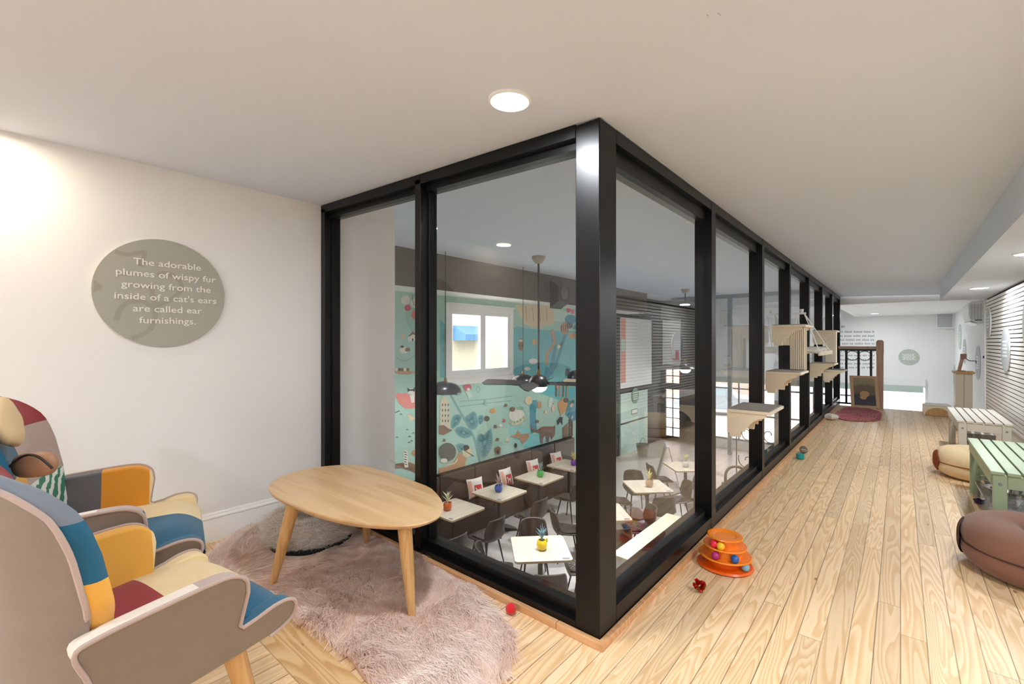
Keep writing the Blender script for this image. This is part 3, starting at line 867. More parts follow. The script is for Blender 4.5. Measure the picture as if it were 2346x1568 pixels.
k7 = .7071
for (cx_, cy_, nm, dirs) in ((-3.79, 5.03, 'yellow-pot table', 'SW NW NE SE'), (-3.79, 6.78, 'middle cornerwise table', 'SW NE SE'), (-3.81, 8.57, 'tan-pot table', 'SW NW NE SE'), (-3.75, 10.5, 'table by folding board', 'SW SE')):
    for d_ in dirs.split():
        ex, ey = (k7 if 'E' in d_ else -k7), (k7 if 'N' in d_ else -k7)
        side = {'SW': 'on its near side by the mural', 'NW': 'on its far side by the mural', 'NE': 'on its far side by the loft', 'SE': 'with its back to the loft glazing'}[d_]
        CH.append((cx_ + ex * .60, cy_ + ey * .60, face(-ex, -ey), 'brown leather chair at the ' + nm + ', ' + side))
c0 = None
for (x, y, a, lb) in CH:
    if c0 is None:
        c0 = cafe_chair(lb); c0.location = (x, y, ZF); c0.rotation_euler = (0, 0, a)
    else: dup(c0, (x, y, ZF), a, lb)

# ---------------------------------------------------------------- pots with spiky plants
def pot(loc, rz, colour, name_c, plant, pc, lb):
    t = thing('potted_plant', lb, 'plant', loc, rz, 'pots of spiky plants on the cafe tables')
    q = MB(); q.lathe([(.03, .0), (.055, .008), (.073, .05), (.074, .085), (.062, .12), (.05, .135), (.043, .133), (.05, .11), (.04, .1)], 24)
    q.build('pot', mat(name_c + '_glaze', colour, .22, coat=.3), t)
    q = MB(); q.tube([(.048, 0, .118), (.066, 0, .145), (.075, .0, .165), (.07, 0, .15), (.07, 0, .11)], [.009, .009, .004, .009, .01], 8); q.build('pot_ear', bpy.data.materials[name_c + '_glaze'], t)
    q = MB(); q.lathe([(.0, .104), (.048, .104)], 20); q.build('soil', M['soot'], t)
    q = MB(); rr = random.Random(len(lb))
    q.tube([(0, 0, .1), (0, 0, .22)], [.014, .012], 8)
    for k in range(20):
        a = k * 2.4; tl = .2 + .55 * rr.random(); h0 = .12 + .1 * (k / 20)
        l_ = .10 + .05 * rr.random()
        d_ = Vector((math.cos(a) * tl, math.sin(a) * tl, 1)).normalized()
        p0 = Vector((0, 0, h0)); p1 = p0 + d_ * l_ * .5; p2 = p0 + d_ * l_ + Vector((d_.x * .03, d_.y * .03, -.008))
        q.tube([p0, p1, p2], [.006, .009, .0012], 6, flat=.45)
    q.build('leaves', mat(plant + '_leaf', pc, .6), t)
    return t
pot((-5.83, 5.13, ZF + .7512), .3, (196, 92, 24), 'orange', 'cream_green', (214, 214, 176), 'orange pot with a cream spiky plant on an oak table')
pot((-5.8, 6.38, ZF + .7512), 1.2, (24, 72, 168), 'blue', 'dusty_pink', (190, 160, 160), 'blue pot with a dusty pink spiky plant on an oak table')
pot((-5.78, 7.68, ZF + .7512), 2.2, (30, 160, 60), 'green', 'blue_grey', (120, 152, 160), 'green pot with a blue-grey spiky plant on an oak table')
pot((-5.72, 8.88, ZF + .7512), .9, (112, 62, 160), 'purple', 'straw_yellow', (222, 204, 110), 'purple pot with a straw-yellow spiky plant on an oak table')
pot((-3.74, 5.0, ZF + .7512), .5, (240, 208, 20), 'yellow', 'teal_grey', (112, 156, 162), 'yellow pot with a teal-grey spiky plant on a pale table')
pot((-3.76, 8.55, ZF + .7512), .2, (196, 160, 128), 'tan', 'pale_yellow', (226, 216, 150), 'tan pot with a pale yellow spiky plant on a pale table')
pot((-3.72, 10.45, ZF + .7512), .2, (226, 222, 214), 'ivory', 'soft_yellow', (226, 216, 150), 'ivory pot with a yellow plant nearest the folding board')

# ---------------------------------------------------------------- cushions on the banquette
M['cush'] = mat('white_cushion_cloth', (226, 222, 214), .85, bump=.2, bscale=200)
M['cush_red'] = mat('red_print', (206, 52, 62), .85); M['cush_pink'] = mat('salmon_print', (226, 160, 140), .85)
def pillow_grid(q, w, h, t_, n=16, mi=0):
    for sgn in (1, -1):
        def fn(u, v):
            a, b = 2 * u - 1, 2 * v - 1
            th = max(0.0, (1 - a * a) * (1 - b * b)) ** .42
            pin = 1 - .06 * (a * a * (1 - b * b) + b * b * (1 - a * a)) - .0
            k = 1 - .07 * (1 - a * a) * b * b - .07 * (1 - b * b) * a * a
            return (sgn * t_ * th, a * w / 2 * k, h / 2 + b * h / 2 * k)
        q.grid(fn, n, n, mi)
def banquette_cushion(y, lb):
    t = thing('cushion', lb, 'cushion', (-6.41, y, ZF + .50), R_(-2), 'printed cushions on the banquette')
    t.rotation_euler = (0, R_(-17), R_(rnd.uniform(-12, 12)))
    q = MB(); pillow_grid(q, .38, .38, .055); q.build('cover', M['cush'], t)
    def patch(nm, a0, a1, b0, b1, m_):
        q = MB()
        def fn(u, v):
            a, b = (a0 + (a1 - a0) * u) / .19, (b0 + (b1 - b0) * v - .19) / .19
            return (.055 * max(0, (1 - a * a) * (1 - b * b)) ** .42 + .0025, a * .185, .19 + b * .185)
        q.grid(fn, 8, 8); q.build(nm, m_, t, fix=False)
    patch('red_panel', -.06, .12, .03, .24, M['cush_red']); patch('salmon_band', -.17, -.1, .03, .34, M['cush_pink'])
    q = MB()
    def pt(a, b): return (.055 * max(0, (1 - (a / .19) ** 2) * (1 - ((b - .19) / .19) ** 2)) ** .42 + .006, a, b)
    cat = [(-.03, .06), (-.02, .13), (-.045, .18), (-.03, .2), (-.015, .185), (.01, .15), (.06, .15), (.08, .18), (.075, .12), (.07, .06), (.055, .06), (.05, .11), (.0, .11), (-.01, .06)]
    q.add([pt(*p) for p in cat], [tuple(range(len(cat)))]); q.build('printed_figure', M['cush'], t, smooth=False)
    return t
for y, lb in ((6.42, 'white cushion with red print behind the orange-pot and blue-pot tables'), (7.36, 'white cushion with red print behind the blue-pot and green-pot tables'),
              (8.3, 'white cushion with red print behind the green pot'), (9.25, 'white cushion with red print behind the purple pot')):
    banquette_cushion(y, lb)

# ---------------------------------------------------------------- fans and dome pendants
M['bowl'] = mat('opal_glass_lit', (255, 250, 240), .3, emit=(255, 246, 230), es=6.0)
M['brass'] = mat('brass', (150, 120, 80), .35, metal=1.0)
def fan(loc, z, rz, label):
    t = thing('ceiling_fan', label, 'fan', (loc[0], loc[1], z), 0, 'ceiling fans over the cafe')
    H = ZC - z
    q = MB(); q.lathe([(.02, H - .13), (.06, H - .12), (.115, H - .05), (.125, H - .001)], 28); q.build('ceiling_cup', mat('beige_metal', (176, 166, 152), .5), t)
    q = MB(); q.tube([(0, 0, .26), (0, 0, H - .12)], .018, 10); q.build('rod', M['black_matt'], t)
    q = MB(); q.lathe([(.026, .17), (.03, .2), (.03, .24), (.02, .27)], 16); q.build('rod_collar', M['brass'], t)
    q = MB(); q.lathe([(.0, -.03), (.17, -.03), (.178, .0), (.172, .07), (.13, .14), (.05, .178), (.0, .182)], 32); q.build('motor_housing', mat('dark_bronze', (44, 42, 40), .35, metal=.4), t)
    q = MB(); q.lathe([(.0, -.135), (.07, -.125), (.125, -.09), (.155, -.034)], 28); q.build('lamp_bowl', M['bowl'], t)
    for k in range(4):
        a = rz + k * PI / 2; c_, s_ = math.cos(a), math.sin(a)
        q = MB()
        def B_(r_, w, zz): return (c_ * r_ - s_ * w, s_ * r_ + c_ * w, zz)
        out = [(.15, -.05), (.5, -.075), (.9, -.085), (1.0, -.075), (1.06, .03), (1.0, .08), (.5, .07), (.15, .05)]
        q.prism(out, 0, .012, lambda r_, w, h: B_(r_, w, .02 + h - w * .5))
        q.build('blade', mat('dark_blade', (48, 47, 46), .45) if 'dark_blade' not in bpy.data.materials else bpy.data.materials['dark_blade'], t, smooth=False)
    return t
fan((-4.89, 6.44), .44, YAW + R_(-17), 'dark ceiling fan with four blades hanging above the banquette tables')
fan((-4.7, 13.15), .44, YAW + R_(20), 'dark ceiling fan hanging deeper in the cafe by the mint door')
M['dome'] = mat('dark_steel_dome', (58, 62, 66), .28, metal=.7)
def dome(x, y, z, label):
    t = thing('pendant_lamp', label, 'lamp', (x, y, z), 0, 'dome pendants over the banquette')
    q = MB(); q.lathe([(.27, 0), (.268, .03), (.25, .09), (.2, .15), (.12, .19), (.03, .205), (.03, .2), (.115, .183), (.192, .143), (.24, .087), (.258, .03), (.262, 0)], 36, closed=True); q.build('shade', M['dome'], t)
    q = MB(); q.tube([(0, 0, .2), (0, 0, ZC - z)], .006, 6); q.build('cord', M['soot'], t)
    q = MB(); q.lathe([(.022, .2), (.026, .24), (.012, .27)], 12); q.build('lamp_holder', M['brass'], t)
    q = MB(); q.ball((0, 0, .09), .045, 14); q.build('bulb', M['bowl'], t)
for y, lb in ((5.06, 'dark dome pendant hanging over the orange-pot table'), (7.12, 'dark dome pendant hanging behind the fan motor'), (9.2, 'dark dome pendant hanging over the purple-pot table')):
    dome(-5.8, y, .34, lb)
# wall loudspeaker under the duct
t = thing('mounted_loudspeaker', 'black angular loudspeaker with round grey cone on the brown duct', 'speaker', (-6.0, 8.6, 2.28))
q = MB(); q.prism([(0, -.3), (.24, -.16), (.24, .16), (0, .3)], -.36, .36, lambda a, b, h: (a - .045, h * .62, b * 1.05)); q.build('cabinet', M['black_matt'], t, smooth=False, bevel=.01)
q = MB(); q.lathe([(0, .03), (.06, .02), (.14, .0), (.15, .012), (.15, 0)], 32); o = q.build('cone', mat('speaker_cone', (104, 96, 86), .6), t); o.rotation_euler = (0, R_(90), 0); o.location = (.2, 0, .02)

# ---------------------------------------------------------------- counter, board and kitchen odds and ends
t = thing('counter', 'cream counter with a raised back ledge below the loft glazing', 'counter', (-2.35, 6.0, ZF))
M['cream_top'] = mat('cream_counter_top', (226, 220, 190), .3)
q = MB(); q.box(-2.75, -2.02, 5.12, 6.9, -1.5, -1.45); q.build('worktop', M['cream_top'], t, world=True, smooth=False, bevel=.006)
q = MB(); q.box(-2.42, -2.02, 5.12, 6.9, -1.4495, -1.40); q.build('ledge', M['cream_top'], t, world=True, smooth=False, bevel=.006)
for y in (5.16, 6.8):
    q = MB(); q.box(-2.72, -2.06, y, y + .05, ZF, -1.5); q.build('end_panel', M['white'], t, world=True, smooth=False)
q = MB(); q.ball((-2.5, 5.5, ZF + .19), .17, 18, sz=1.1); b = q.build('handbag', mat('dark_red_leather', (58, 22, 24), .35), None); tag(b, 'dark red round bag under the cream counter', 'bag')
t = thing('folding_board', 'pale framed folding board standing on the cafe floor', 'sign', (-4.5, 11.3, ZF), R_(25))
for s_, nm in ((1, 'front_leaf'), (-1, 'back_leaf')):
    q = MB()
    def L_(a, b, h): return (s_ * (.28 - .26 * b / 1.0) + h * s_, a, b)
    for (a0, a1, b0, b1) in ((-.3, -.25, .0, 1.0), (.25, .3, .0, 1.0), (-.25, .25, .93, 1.0), (-.25, .25, .1, .17)):
        q.prism([(a0, b0), (a1, b0), (a1, b1), (a0, b1)], -.012, .012, L_)
    o = q.build(nm, mat('pale_grey_frame_' + nm, (186, 188, 188), .5), t, smooth=False)
    q = MB(); q.prism([(-.25, .17), (.25, .17), (.25, .93), (-.25, .93)], -.006, .006, L_); q.build('writing_panel', mat('slate_panel_' + nm, (128, 116, 104), .6), o, smooth=False)
t = thing('bucket', 'grey metal bucket on the floor before the mint door', 'bucket', (-6.2, 13.6, ZF))
q = MB(); q.lathe([(.15, 0), (.2, .36), (.21, .37), (.195, .37), (.145, .02), (0, .02)], 28); q.build('pail', mat('grey_zinc', (150, 150, 142), .4, metal=.5), t)
q = MB(); q.tube([(0, .2 * math.cos(a), .36 + .2 * math.sin(a)) for a in [PI * k / 14 for k in range(15)]], .006, 6); q.build('handle', M['black_matt'], t)
# gooseneck lamps before the shop window
def gooseneck(loc, rz, label):
    t = thing('gooseneck_lamp', label, 'lamp', loc, rz, 'gooseneck lamps near the street window')
    q = MB(); q.lathe([(.22, 0), (.21, .03), (.1, .12), (.06, .16), (.06, .3), (.0, .31)], 28); q.build('shade', mat('brown_grey_lamp', (112, 98, 84), .45) if 'brown_grey_lamp' not in bpy.data.materials else bpy.data.materials['brown_grey_lamp'], t)
    q = MB(); pts = [(0, 0, .3), (0, 0, .42)] + [(.16 - .16 * math.cos(a), 0, .42 + .16 * math.sin(a)) for a in [PI * k / 12 for k in range(1, 13)]] + [(.32, 0, -.95)]
    q.tube(pts, .022, 8); q.build('arm', bpy.data.materials['brown_grey_lamp'], t)
    q = MB(); q.lathe([(.14, -.972), (.14, -.952), (.0, -.95)], 24, (.32, 0, 0)); q.build('base', bpy.data.materials['brown_grey_lamp'], t)
gooseneck((-2.2, 8.0, ZF + .972), .4, 'brown grey lamp with curved arm nearest the cream counter')
gooseneck((-2.0, 10.0, ZF + .972), .4, 'brown grey lamp with curved arm before the street window')
# white low table and iron scrolls near the window
t = thing('side_table', 'round white side table beside the curved lamps', 'table', (-1.75, 9.0, ZF))
q = MB(); q.lathe([(.42, .70), (.43, .72), (.42, .74), (0, .74)], 40); q.build('table_top', M['gloss_white'], t)
q = MB(); q.lathe([(.2, 0), (.2, .015), (.035, .03), (.035, .70)], 24); q.build('pedestal', M['black_matt'], t)
t = thing('scroll_railing', 'black iron railing of scrolls before the street window', 'railing', (-2.2, 12.6, ZF))
q = MB(); q.tube([(-1.0, 0, 1.75), (1.0, 0, 1.75)], .02, 8); q.build('top_rail', M['black_matt'], t)
q = MB(); q.tube([(-1.0, 0, .1), (1.0, 0, .1)], .016, 8); q.build('bottom_rail', M['black_matt'], t)
for k in range(5):
    q = MB(); q.tube([(-1 + .5 * k, 0, 0), (-1 + .5 * k, 0, 1.75)], .014, 8); q.build('upright', M['black_matt'], t)
for k in range(4):
    for zc, sg in ((1.3, 1), (.6, -1)):
        pts = [(-.75 + .5 * k + sg * (.04 + .011 * i) * math.cos(.42 * i), 0, zc + (.04 + .013 * i) * math.sin(.42 * i)) for i in range(17)]
        q = MB(); q.tube(pts, .012, 6); q.build('scroll', M['black_matt'], t)

# ================================================================ outside
t = thing('brick_building', 'red brick building across the street', 'building', (-9.6, 33, ZF - .15))
q = MB(); q.box(-12.5, -6.8, 30, 36, ZF - .15, 5); q.build('wall', M['brick'], t, world=True, smooth=False)
for x in (-11.8, -10.2, -8.6):
    q = MB(); q.box(x, x + .9, 29.95, 30.0, -.6, 1.0); f_ = q.build('window', M['white'], t, world=True, smooth=False)
    q = MB(); q.box(x + .06, x + .84, 29.93, 29.95, -.54, .94); o = q.build('pane', mat('dark_pane', (90, 100, 110), .2) if 'dark_pane' not in bpy.data.materials else bpy.data.materials['dark_pane'], f_, smooth=False)
q = MB(); q.box(-12.6, -6.7, 29.9, 36.1, 5, 5.3); q.build('cornice', M['white'], t, world=True, smooth=False)
t = thing('parked_car', 'grey car parked beyond the street windows', 'car', (-7.2, 25.0, ZF - .15), R_(12))
M['car'] = mat('grey_car_paint', (150, 158, 164), .3, metal=.3)
q = MB(); side = [(-2.1, .35), (2.1, .35), (2.15, .75), (1.9, .95), (.9, 1.0), (.4, 1.5), (-1.3, 1.52), (-1.9, 1.0), (-2.15, .8)]
q.prism(side, -.85, .85, lambda a, b, h: (a, h * (1 - .12 * max(0, b - 1)), b)); q.build('body', M['car'], t, bevel=.05, seg=3)
q = MB(); q.prism([(.78, 1.02), (.36, 1.44), (-1.26, 1.46), (-1.7, 1.02)], -.83, .83, lambda a, b, h: (a, h * (1.035 - .12 * max(0, b - 1)), b)); q.build('side_window', M['bluegrey'], t)
for x in (-1.3, 1.35):
    for y in (-.82, .82):
        q = MB(); q.lathe([(.0, -.1), (.2, -.1), (.32, -.08), (.32, .08), (.2, .1), (0, .1)], 24); o = q.build('wheel', M['black_matt'], t); o.rotation_euler = (R_(90), 0, 0); o.location = (x, y, .32)
# neighbour seen through the small window
t = thing('neighbour_house', 'cream house with a blue awning beyond the small cafe window', 'building', (-13.0, 12.0, ZF - .15))
q = MB(); q.box(-16, -11.2, 10.0, 18.5, ZF - .15, 5.5); q.build('wall', mat('cream_render', (186, 166, 146), .8), t, world=True, smooth=False)
q = MB(); q.prism([(-11.2, 1.75), (-11.2, 1.25), (-10.6, 1.25), (-10.6, 1.45)], 10.1, 11.3, lambda a, b, h: (a, h, b)); q.build('awning', mat('blue_awning', (50, 100, 140), .6), t, world=True, smooth=False)
t = thing('street_pole', 'grey timber pole beyond the small cafe window', 'pole', (-9.3, 9.75, ZF - .15))
q = MB(); q.lathe([(.13, 0), (.12, 6)], 16); q.build('shaft', mat('weathered_pole', (168, 160, 150), .8), t)
q = MB(); q.box(-.5, .5, -.04, .04, 5.4, 5.52); q.build('cross_arm', M['bluegrey'], t, smooth=False)
t = thing('garden_tree', 'hazy green tree beyond the small cafe window', 'tree', (-13.4, 7.6, ZF - .15))
q = MB(); q.tube([(0, 0, 0), (.05, .05, 1.5), (0, 0, 2.6)], [.14, .1, .07], 10); q.build('trunk', M['newel'], t)
rg = np.random.default_rng(4); n = 5000
dirs = rg.normal(size=(n, 3)); dirs /= np.linalg.norm(dirs, axis=1, keepdims=True)
roots = dirs * (rg.uniform(.35, 1, n) ** .4)[:, None] * np.array([1.3, 1.3, 1.1]) + np.array([0, 0, 3.3])
fur('foliage', roots, dirs, .16, .09, strand_mat('hazy_leaf', (120, 140, 96), (168, 184, 140)), t, 1)
# pale boards on the dark wall by the mint door
p0, p1 = PX(1420, 722, XM), PX(1491, 890, XM)
t = thing('menu_board', 'large pale board on the charcoal wall above the mint door', 'board', (XM, (p0[1] + p1[1]) / 2, -.3))
q = MB(); q.box(XM + .001, XM + .03, p0[1], p1[1], -.28, 1.98); q.build('panel', M['white'], t, world=True, smooth=False)
q = MB(); q.box(XM + .03, XM + .034, p0[1] + .02, p0[1] + .34, -.1, 1.95); q.build('pink_band', M['cush_pink'], t, world=True, smooth=False)
q = MB(); q.box(XM + .034, XM + .037, p0[1] + .04, p0[1] + .3, .9, 1.3); q.build('mint_patch', M['mint'], t, world=True, smooth=False)
t = thing('mounted_display_screen', 'pale screen on the charcoal street wall over the gridded window', 'screen', (-6.35, YF, .5))
q = MB(); q.box(-6.68, -6.02, YF - .04, YF - .002, .32, 2.0); q.build('screen_panel', M['gloss_white'], t, world=True, smooth=False)
q = MB(); q.box(-6.3, -6.06, YF - .046, YF - .041, .55, .6); q.box(-6.2, -6.08, YF - .046, YF - .041, .6, .9); q.build('red_mark', M['cush_red'], t, world=True, smooth=False)
# ================================================================ patchwork armchairs
PW = dict(taupe=(132, 117, 104), grey=(98, 96, 98), blue=(112, 120, 132), teal=(8, 84, 114), yellow=(222, 164, 66), orange=(214, 142, 34), red=(142, 18, 34), cream=(226, 202, 156), white=(228, 216, 204), rose=(176, 156, 148))
FB = {k: mat('fabric_' + k, v, .88, bump=.3, bscale=280, vary=.07, vscale=26, sheen=.2) for k, v in PW.items()}
# leaf print cloth
m = bpy.data.materials.new('leaf_print_cloth'); m.use_nodes = True
g = NT(m); b_ = g.t.nodes['Principled BSDF']; tc = g.n('ShaderNodeTexCoord')
wv = g.n('ShaderNodeTexWave'); wv.inputs['Scale'].default_value = 30; wv.inputs['Distortion'].default_value = 3.2; wv.inputs['Detail'].default_value = 2; wv.inputs['Detail Scale'].default_value = 1.2
g.t.links.new(tc.outputs['Object'], wv.inputs['Vector'])
g.t.links.new(g.mix(g.smooth(wv.outputs['Fac'], .4, .55), lin((20, 122, 92)), lin((226, 232, 226))), b_.inputs['Base Color']); b_.inputs['Roughness'].default_value = .85
FB['leaf'] = m
FBK = list(FB); FBM = [FB[k] for k in FBK]
def fi(k): return FBK.index(k)
lin_r = ramp_mat('patch_arm_right', 'X', [(-9, PW['white']), (.045, PW['rose']), (.155, PW['teal'])])
lin_l = ramp_mat('patch_arm_left_yellow', 'X', [(-9, PW['grey']), (-.04, PW['yellow']), (.152, PW['cream'])])
lin_l2 = ramp_mat('patch_arm_left_orange', 'X', [(-9, PW['grey']), (.0, PW['orange']), (.152, PW['cream'])])

# patchwork of the backrest: two columns of three cloths
m = bpy.data.materials.new('patch_back'); m.use_nodes = True
g = NT(m); b_ = g.t.nodes['Principled BSDF']; tc = g.n('ShaderNodeTexCoord')
X, Y, Z = g.xyz()
wv = g.n('ShaderNodeTexWave'); wv.inputs['Scale'].default_value = 26; wv.inputs['Distortion'].default_value = 3.0; wv.inputs['Detail'].default_value = 2; wv.inputs['Detail Scale'].default_value = 1.2
g.t.links.new(tc.outputs['Object'], wv.inputs['Vector'])
leafc = g.mix(g.smooth(wv.outputs['Fac'], .4, .55), lin((20, 122, 92)), lin((226, 232, 226)))
cl = g.mix(g.math('GREATER_THAN', Z, .625), leafc, lin(PW['rose'])); cl = g.mix(g.math('GREATER_THAN', Z, .81), cl, lin(PW['red']))
cr = g.mix(g.math('GREATER_THAN', Z, .685), lin(PW['yellow']), lin(PW['teal'])); cr = g.mix(g.math('GREATER_THAN', Z, .82), cr, lin(PW['blue']))
g.t.links.new(g.mix(g.math('GREATER_THAN', Y, 0.0), cr, cl), b_.inputs['Base Color']); b_.inputs['Roughness'].default_value = .88; b_.inputs['Sheen Weight'].default_value = .2
bp = g.n('ShaderNodeBump'); bp.inputs['Strength'].default_value = .3; bp.inputs['Distance'].default_value = .003
g.t.links.new(g.noise(tc.outputs['Object'], 240.0, 2.0), bp.inputs['Height']); g.t.links.new(bp.outputs[0], b_.inputs['Normal'])
BACKM = m

def armchair(label, loc, rz, left_lining, size=1.0):
    t = thing('patchwork_armchair', label, 'armchair', loc, rz, 'patchwork armchairs')
    t.scale = (size,) * 3
    # --- backrest: inner patchwork, rim and outer shell
    zs_ = [.30, .43, .594, .745, .837, .892, .95]
    us_ = [-.135, -.150, -.168, -.198, -.225, -.252, -.298]
    TH = .047
    def uc(z):
        return float(np.interp(z, zs_, us_))
    def pt(u, v, off, wlow=.258):
        s_ = 2 * u - 1
        ztop = .74 + .188 * max(0.0, 1 - abs(s_) ** 3) ** (1 / 3)
        z = .31 + v * (ztop - .31)
        k = min(1, max(0, (z - .56) / .08)); k = k * k * (3 - 2 * k)
        hw = wlow + (.296 - wlow) * k
        cup = .06 * abs(s_) ** 2.4
        soft = .02 * (1 - s_ ** 4) * math.sin(PI * min(1, v * 1.02)) if off < .01 else 0
        return (uc(z) + cup + soft - off, s_ * hw, z)
    def pm(u, v):
        left = u > .5
        if left: return fi('red' if v > .79 else 'rose' if v > .53 else 'leaf')
        return fi('blue' if v > .84 else 'teal' if v > .595 else 'yellow')
    q = MB()
    nu, nv = 28, 36
    def uu(u): return .5 - .5 * math.cos(PI * u)          # finer columns near both edges
    q.grid(lambda u, v: pt(uu(u), v, 0), nu, nv)
    rim = [(0, j / nv) for j in range(nv + 1)] + [(i / nu, 1) for i in range(1, nu + 1)] + [(1, j / nv) for j in range(nv - 1, -1, -1)]
    def rp(a, b):
        k = a * (len(rim) - 1); i = min(int(k), len(rim) - 2); f_ = k - i
        u = rim[i][0] * (1 - f_) + rim[i + 1][0] * f_; v = rim[i][1] * (1 - f_) + rim[i + 1][1] * f_
        p0 = Vector(pt(uu(u), v, 0)); p1 = Vector(pt(uu(u), v, TH))
        bul = .011 * math.sin(PI * b)
        s_ = 2 * uu(u) - 1
        out = Vector((0, s_, 1.0 if v > .9 else 0)).normalized() if abs(s_) > .05 or v > .9 else Vector((0, 0, 1))
        return tuple(p0.lerp(p1, b) + out * bul)
    q.grid(rp, len(rim) - 1, 6)
    q.build('back_cushion', BACKM, t, fix=False, ang=60)
    # outer shell: wraps the rear, rounded towards its edge
    def shl(u, v):
        s_ = 2 * uu(u) - 1
        p = Vector(pt(uu(u), v, TH, .272))
        e = max(abs(s_) ** 5, v ** 9)
        return (p.x - .055 * (1 - e), p.y * (1.0 + .012), p.z + .004)
    q = MB(); q.grid(shl, nu, nv); q.build('back_shell', FB['taupe'], t, fix=False, ang=70)
    q = MB(); q.tube([Vector(rp(k / 240, 1.0)) for k in range(241)], .0065, 8); q.build('piping', FB['rose'], t, fix=False)
    # --- side panels with arm and seat nose
    out = [(-.145, .37), (-.16, .47), (-.188, .552), (-.15, .572), (-.04, .582), (.08, .588), (.13, .58), (.158, .556), (.165, .52), (.157, .465), (.152, .43), (.162, .419), (.20, .426), (.245, .438), (.285, .438), (.31, .424), (.316, .40), (.306, .374), (.265, .352), (.18, .341), (.06, .333), (-.08, .33)]
    C_ = [(p.x, p.y) for p in crom([(a, b, 0) for a, b in out[:9]], 4, False)] + out[9:12] + [(p.x, p.y) for p in crom([(a, b, 0) for a, b in out[12:]], 3, False)]
    for sg, nm in ((-1, 'right'), (1, 'left')):
        def yo(z): return .278 + .18 * max(0, z - .33)
        def inr(a, b, h): return (a, sg * (yo(b) + h), b)
        q = MB()
        n = len(C_)
        q.prism(C_, -.052, 0, inr, mi=0, mtop=1, mbot=0)
        lm = lin_r if sg < 0 else left_lining
        ar = q.build('arm_panel', [lm, FB['taupe']], t, ang=50, bevel=.007, seg=3)
        k0, k1 = 2, n - 8
        q = MB(); q.tube([Vector(inr(a, b, .001)) for a, b in C_[k0:k1]], .0052, 8); q.build('piping', FB['rose'], t, fix=False)
    # --- seat
    def seat(u, v):
        x = -.17 + v * .492
        w = .262
        y = (2 * u - 1) * w
        e = max(0, (x - .22) / .102)
        crown = .022 * (1 - (2 * u - 1) ** 4)
        z = .425 + crown - .02 * max(0, .1 - x) / .27 - .045 * e ** 2.2
        return (x, y, z)
    def sm(u, v):
        left = u > .5
        x = -.17 + v * .492
        if x > .10: return fi('cream' if u > .5 else 'teal')
        return fi('red' if u > .27 else 'white')
    q = MB(); q.grid(seat, 24, 30, sm)
    def nose(u, v):
        a = Vector(seat(u, 1)); 
        ang = v * PI * .62
        return (a.x + .008 * math.sin(ang) - .05 * max(0, v - .4), a.y * (1 - .02 * v), a.z - .020 * (1 - math.cos(ang)) - .018 * v)
    q.grid(nose, 24, 8, lambda u, v: fi('cream') if u > .5 else fi('teal'))
    q.build('seat_cushion', FBM, t, fix=False, ang=60)
    q = MB(); q.hexa([(-.17, -.255, .335), (.22, -.255, .335), (.22, .255, .335), (-.17, .255, .335), (-.17, -.255, .40), (.27, -.255, .385), (.27, .255, .385), (-.17, .255, .40)])
    q.build('seat_base', FB['taupe'], t, smooth=False)
    for sx, sy in ((1, 1), (1, -1), (-1, 1), (-1, -1)):
        q = MB()
        x0_ = .17 if sx > 0 else -.12
        q.tube([(x0_, .20 * sy, .36), (x0_ + (.075 if sx > 0 else -.14), .245 * sy, .0)], [.031, .019], 16); q.build('leg', M['leg_wood'], t)
    return t
armchair('patchwork armchair with taupe side and teal seat front, standing closer to the camera', (-1.632, .262, 0), R_(98.5), lin_l)
armchair('patchwork armchair with orange arm, standing against the plain left wall', (-2.365, .275, 0), R_(77), lin_l2, 1.08)

# things lying on the far armchair
t = thing('cushion', 'cream scalloped cushion leaning on the far patchwork armchair', 'cushion', (-2.25, .075, .845), R_(77))
q = MB()
def sc(u, v):
    a = 2 * PI * u; r_ = (.085 + .006 * math.cos(5 * a)) * math.sin(v * PI) ** .6 if 0 < v < 1 else 0
    return (.03 * math.cos(v * PI), r_ * math.cos(a), .09 + r_ * math.sin(a))
q.grid(sc, 40, 14, cu=True); cc = q.build('cover', mat('cream_cushion', (222, 196, 152), .85, bump=.2), t); t.rotation_euler = (0, R_(-14), R_(77))
t = thing('hanging_leather_pouch', 'small tan leather pouch with dark strap on the far patchwork armchair', 'bag', (-2.17, .115, .755), R_(60))
q = MB()
def pch(u, v):
    a = 2 * PI * u; r_ = math.sin(v * PI) ** .5 if 0 < v < 1 else 0
    return (.06 * r_ * math.cos(a), .03 * r_ * math.sin(a), .04 - .04 * math.cos(v * PI))
q.grid(pch, 30, 14, cu=True); q.build('pouch_body', mat('tan_leather', (166, 122, 92), .5, bump=.15), t)
q = MB(); q.tube([(-.06 + .12 * k / 16, -.031, .03 + .05 * math.sin(PI * k / 16)) for k in range(17)], .004, 8); q.build('strap', mat('dark_brown_strap', (44, 28, 22), .5), t)

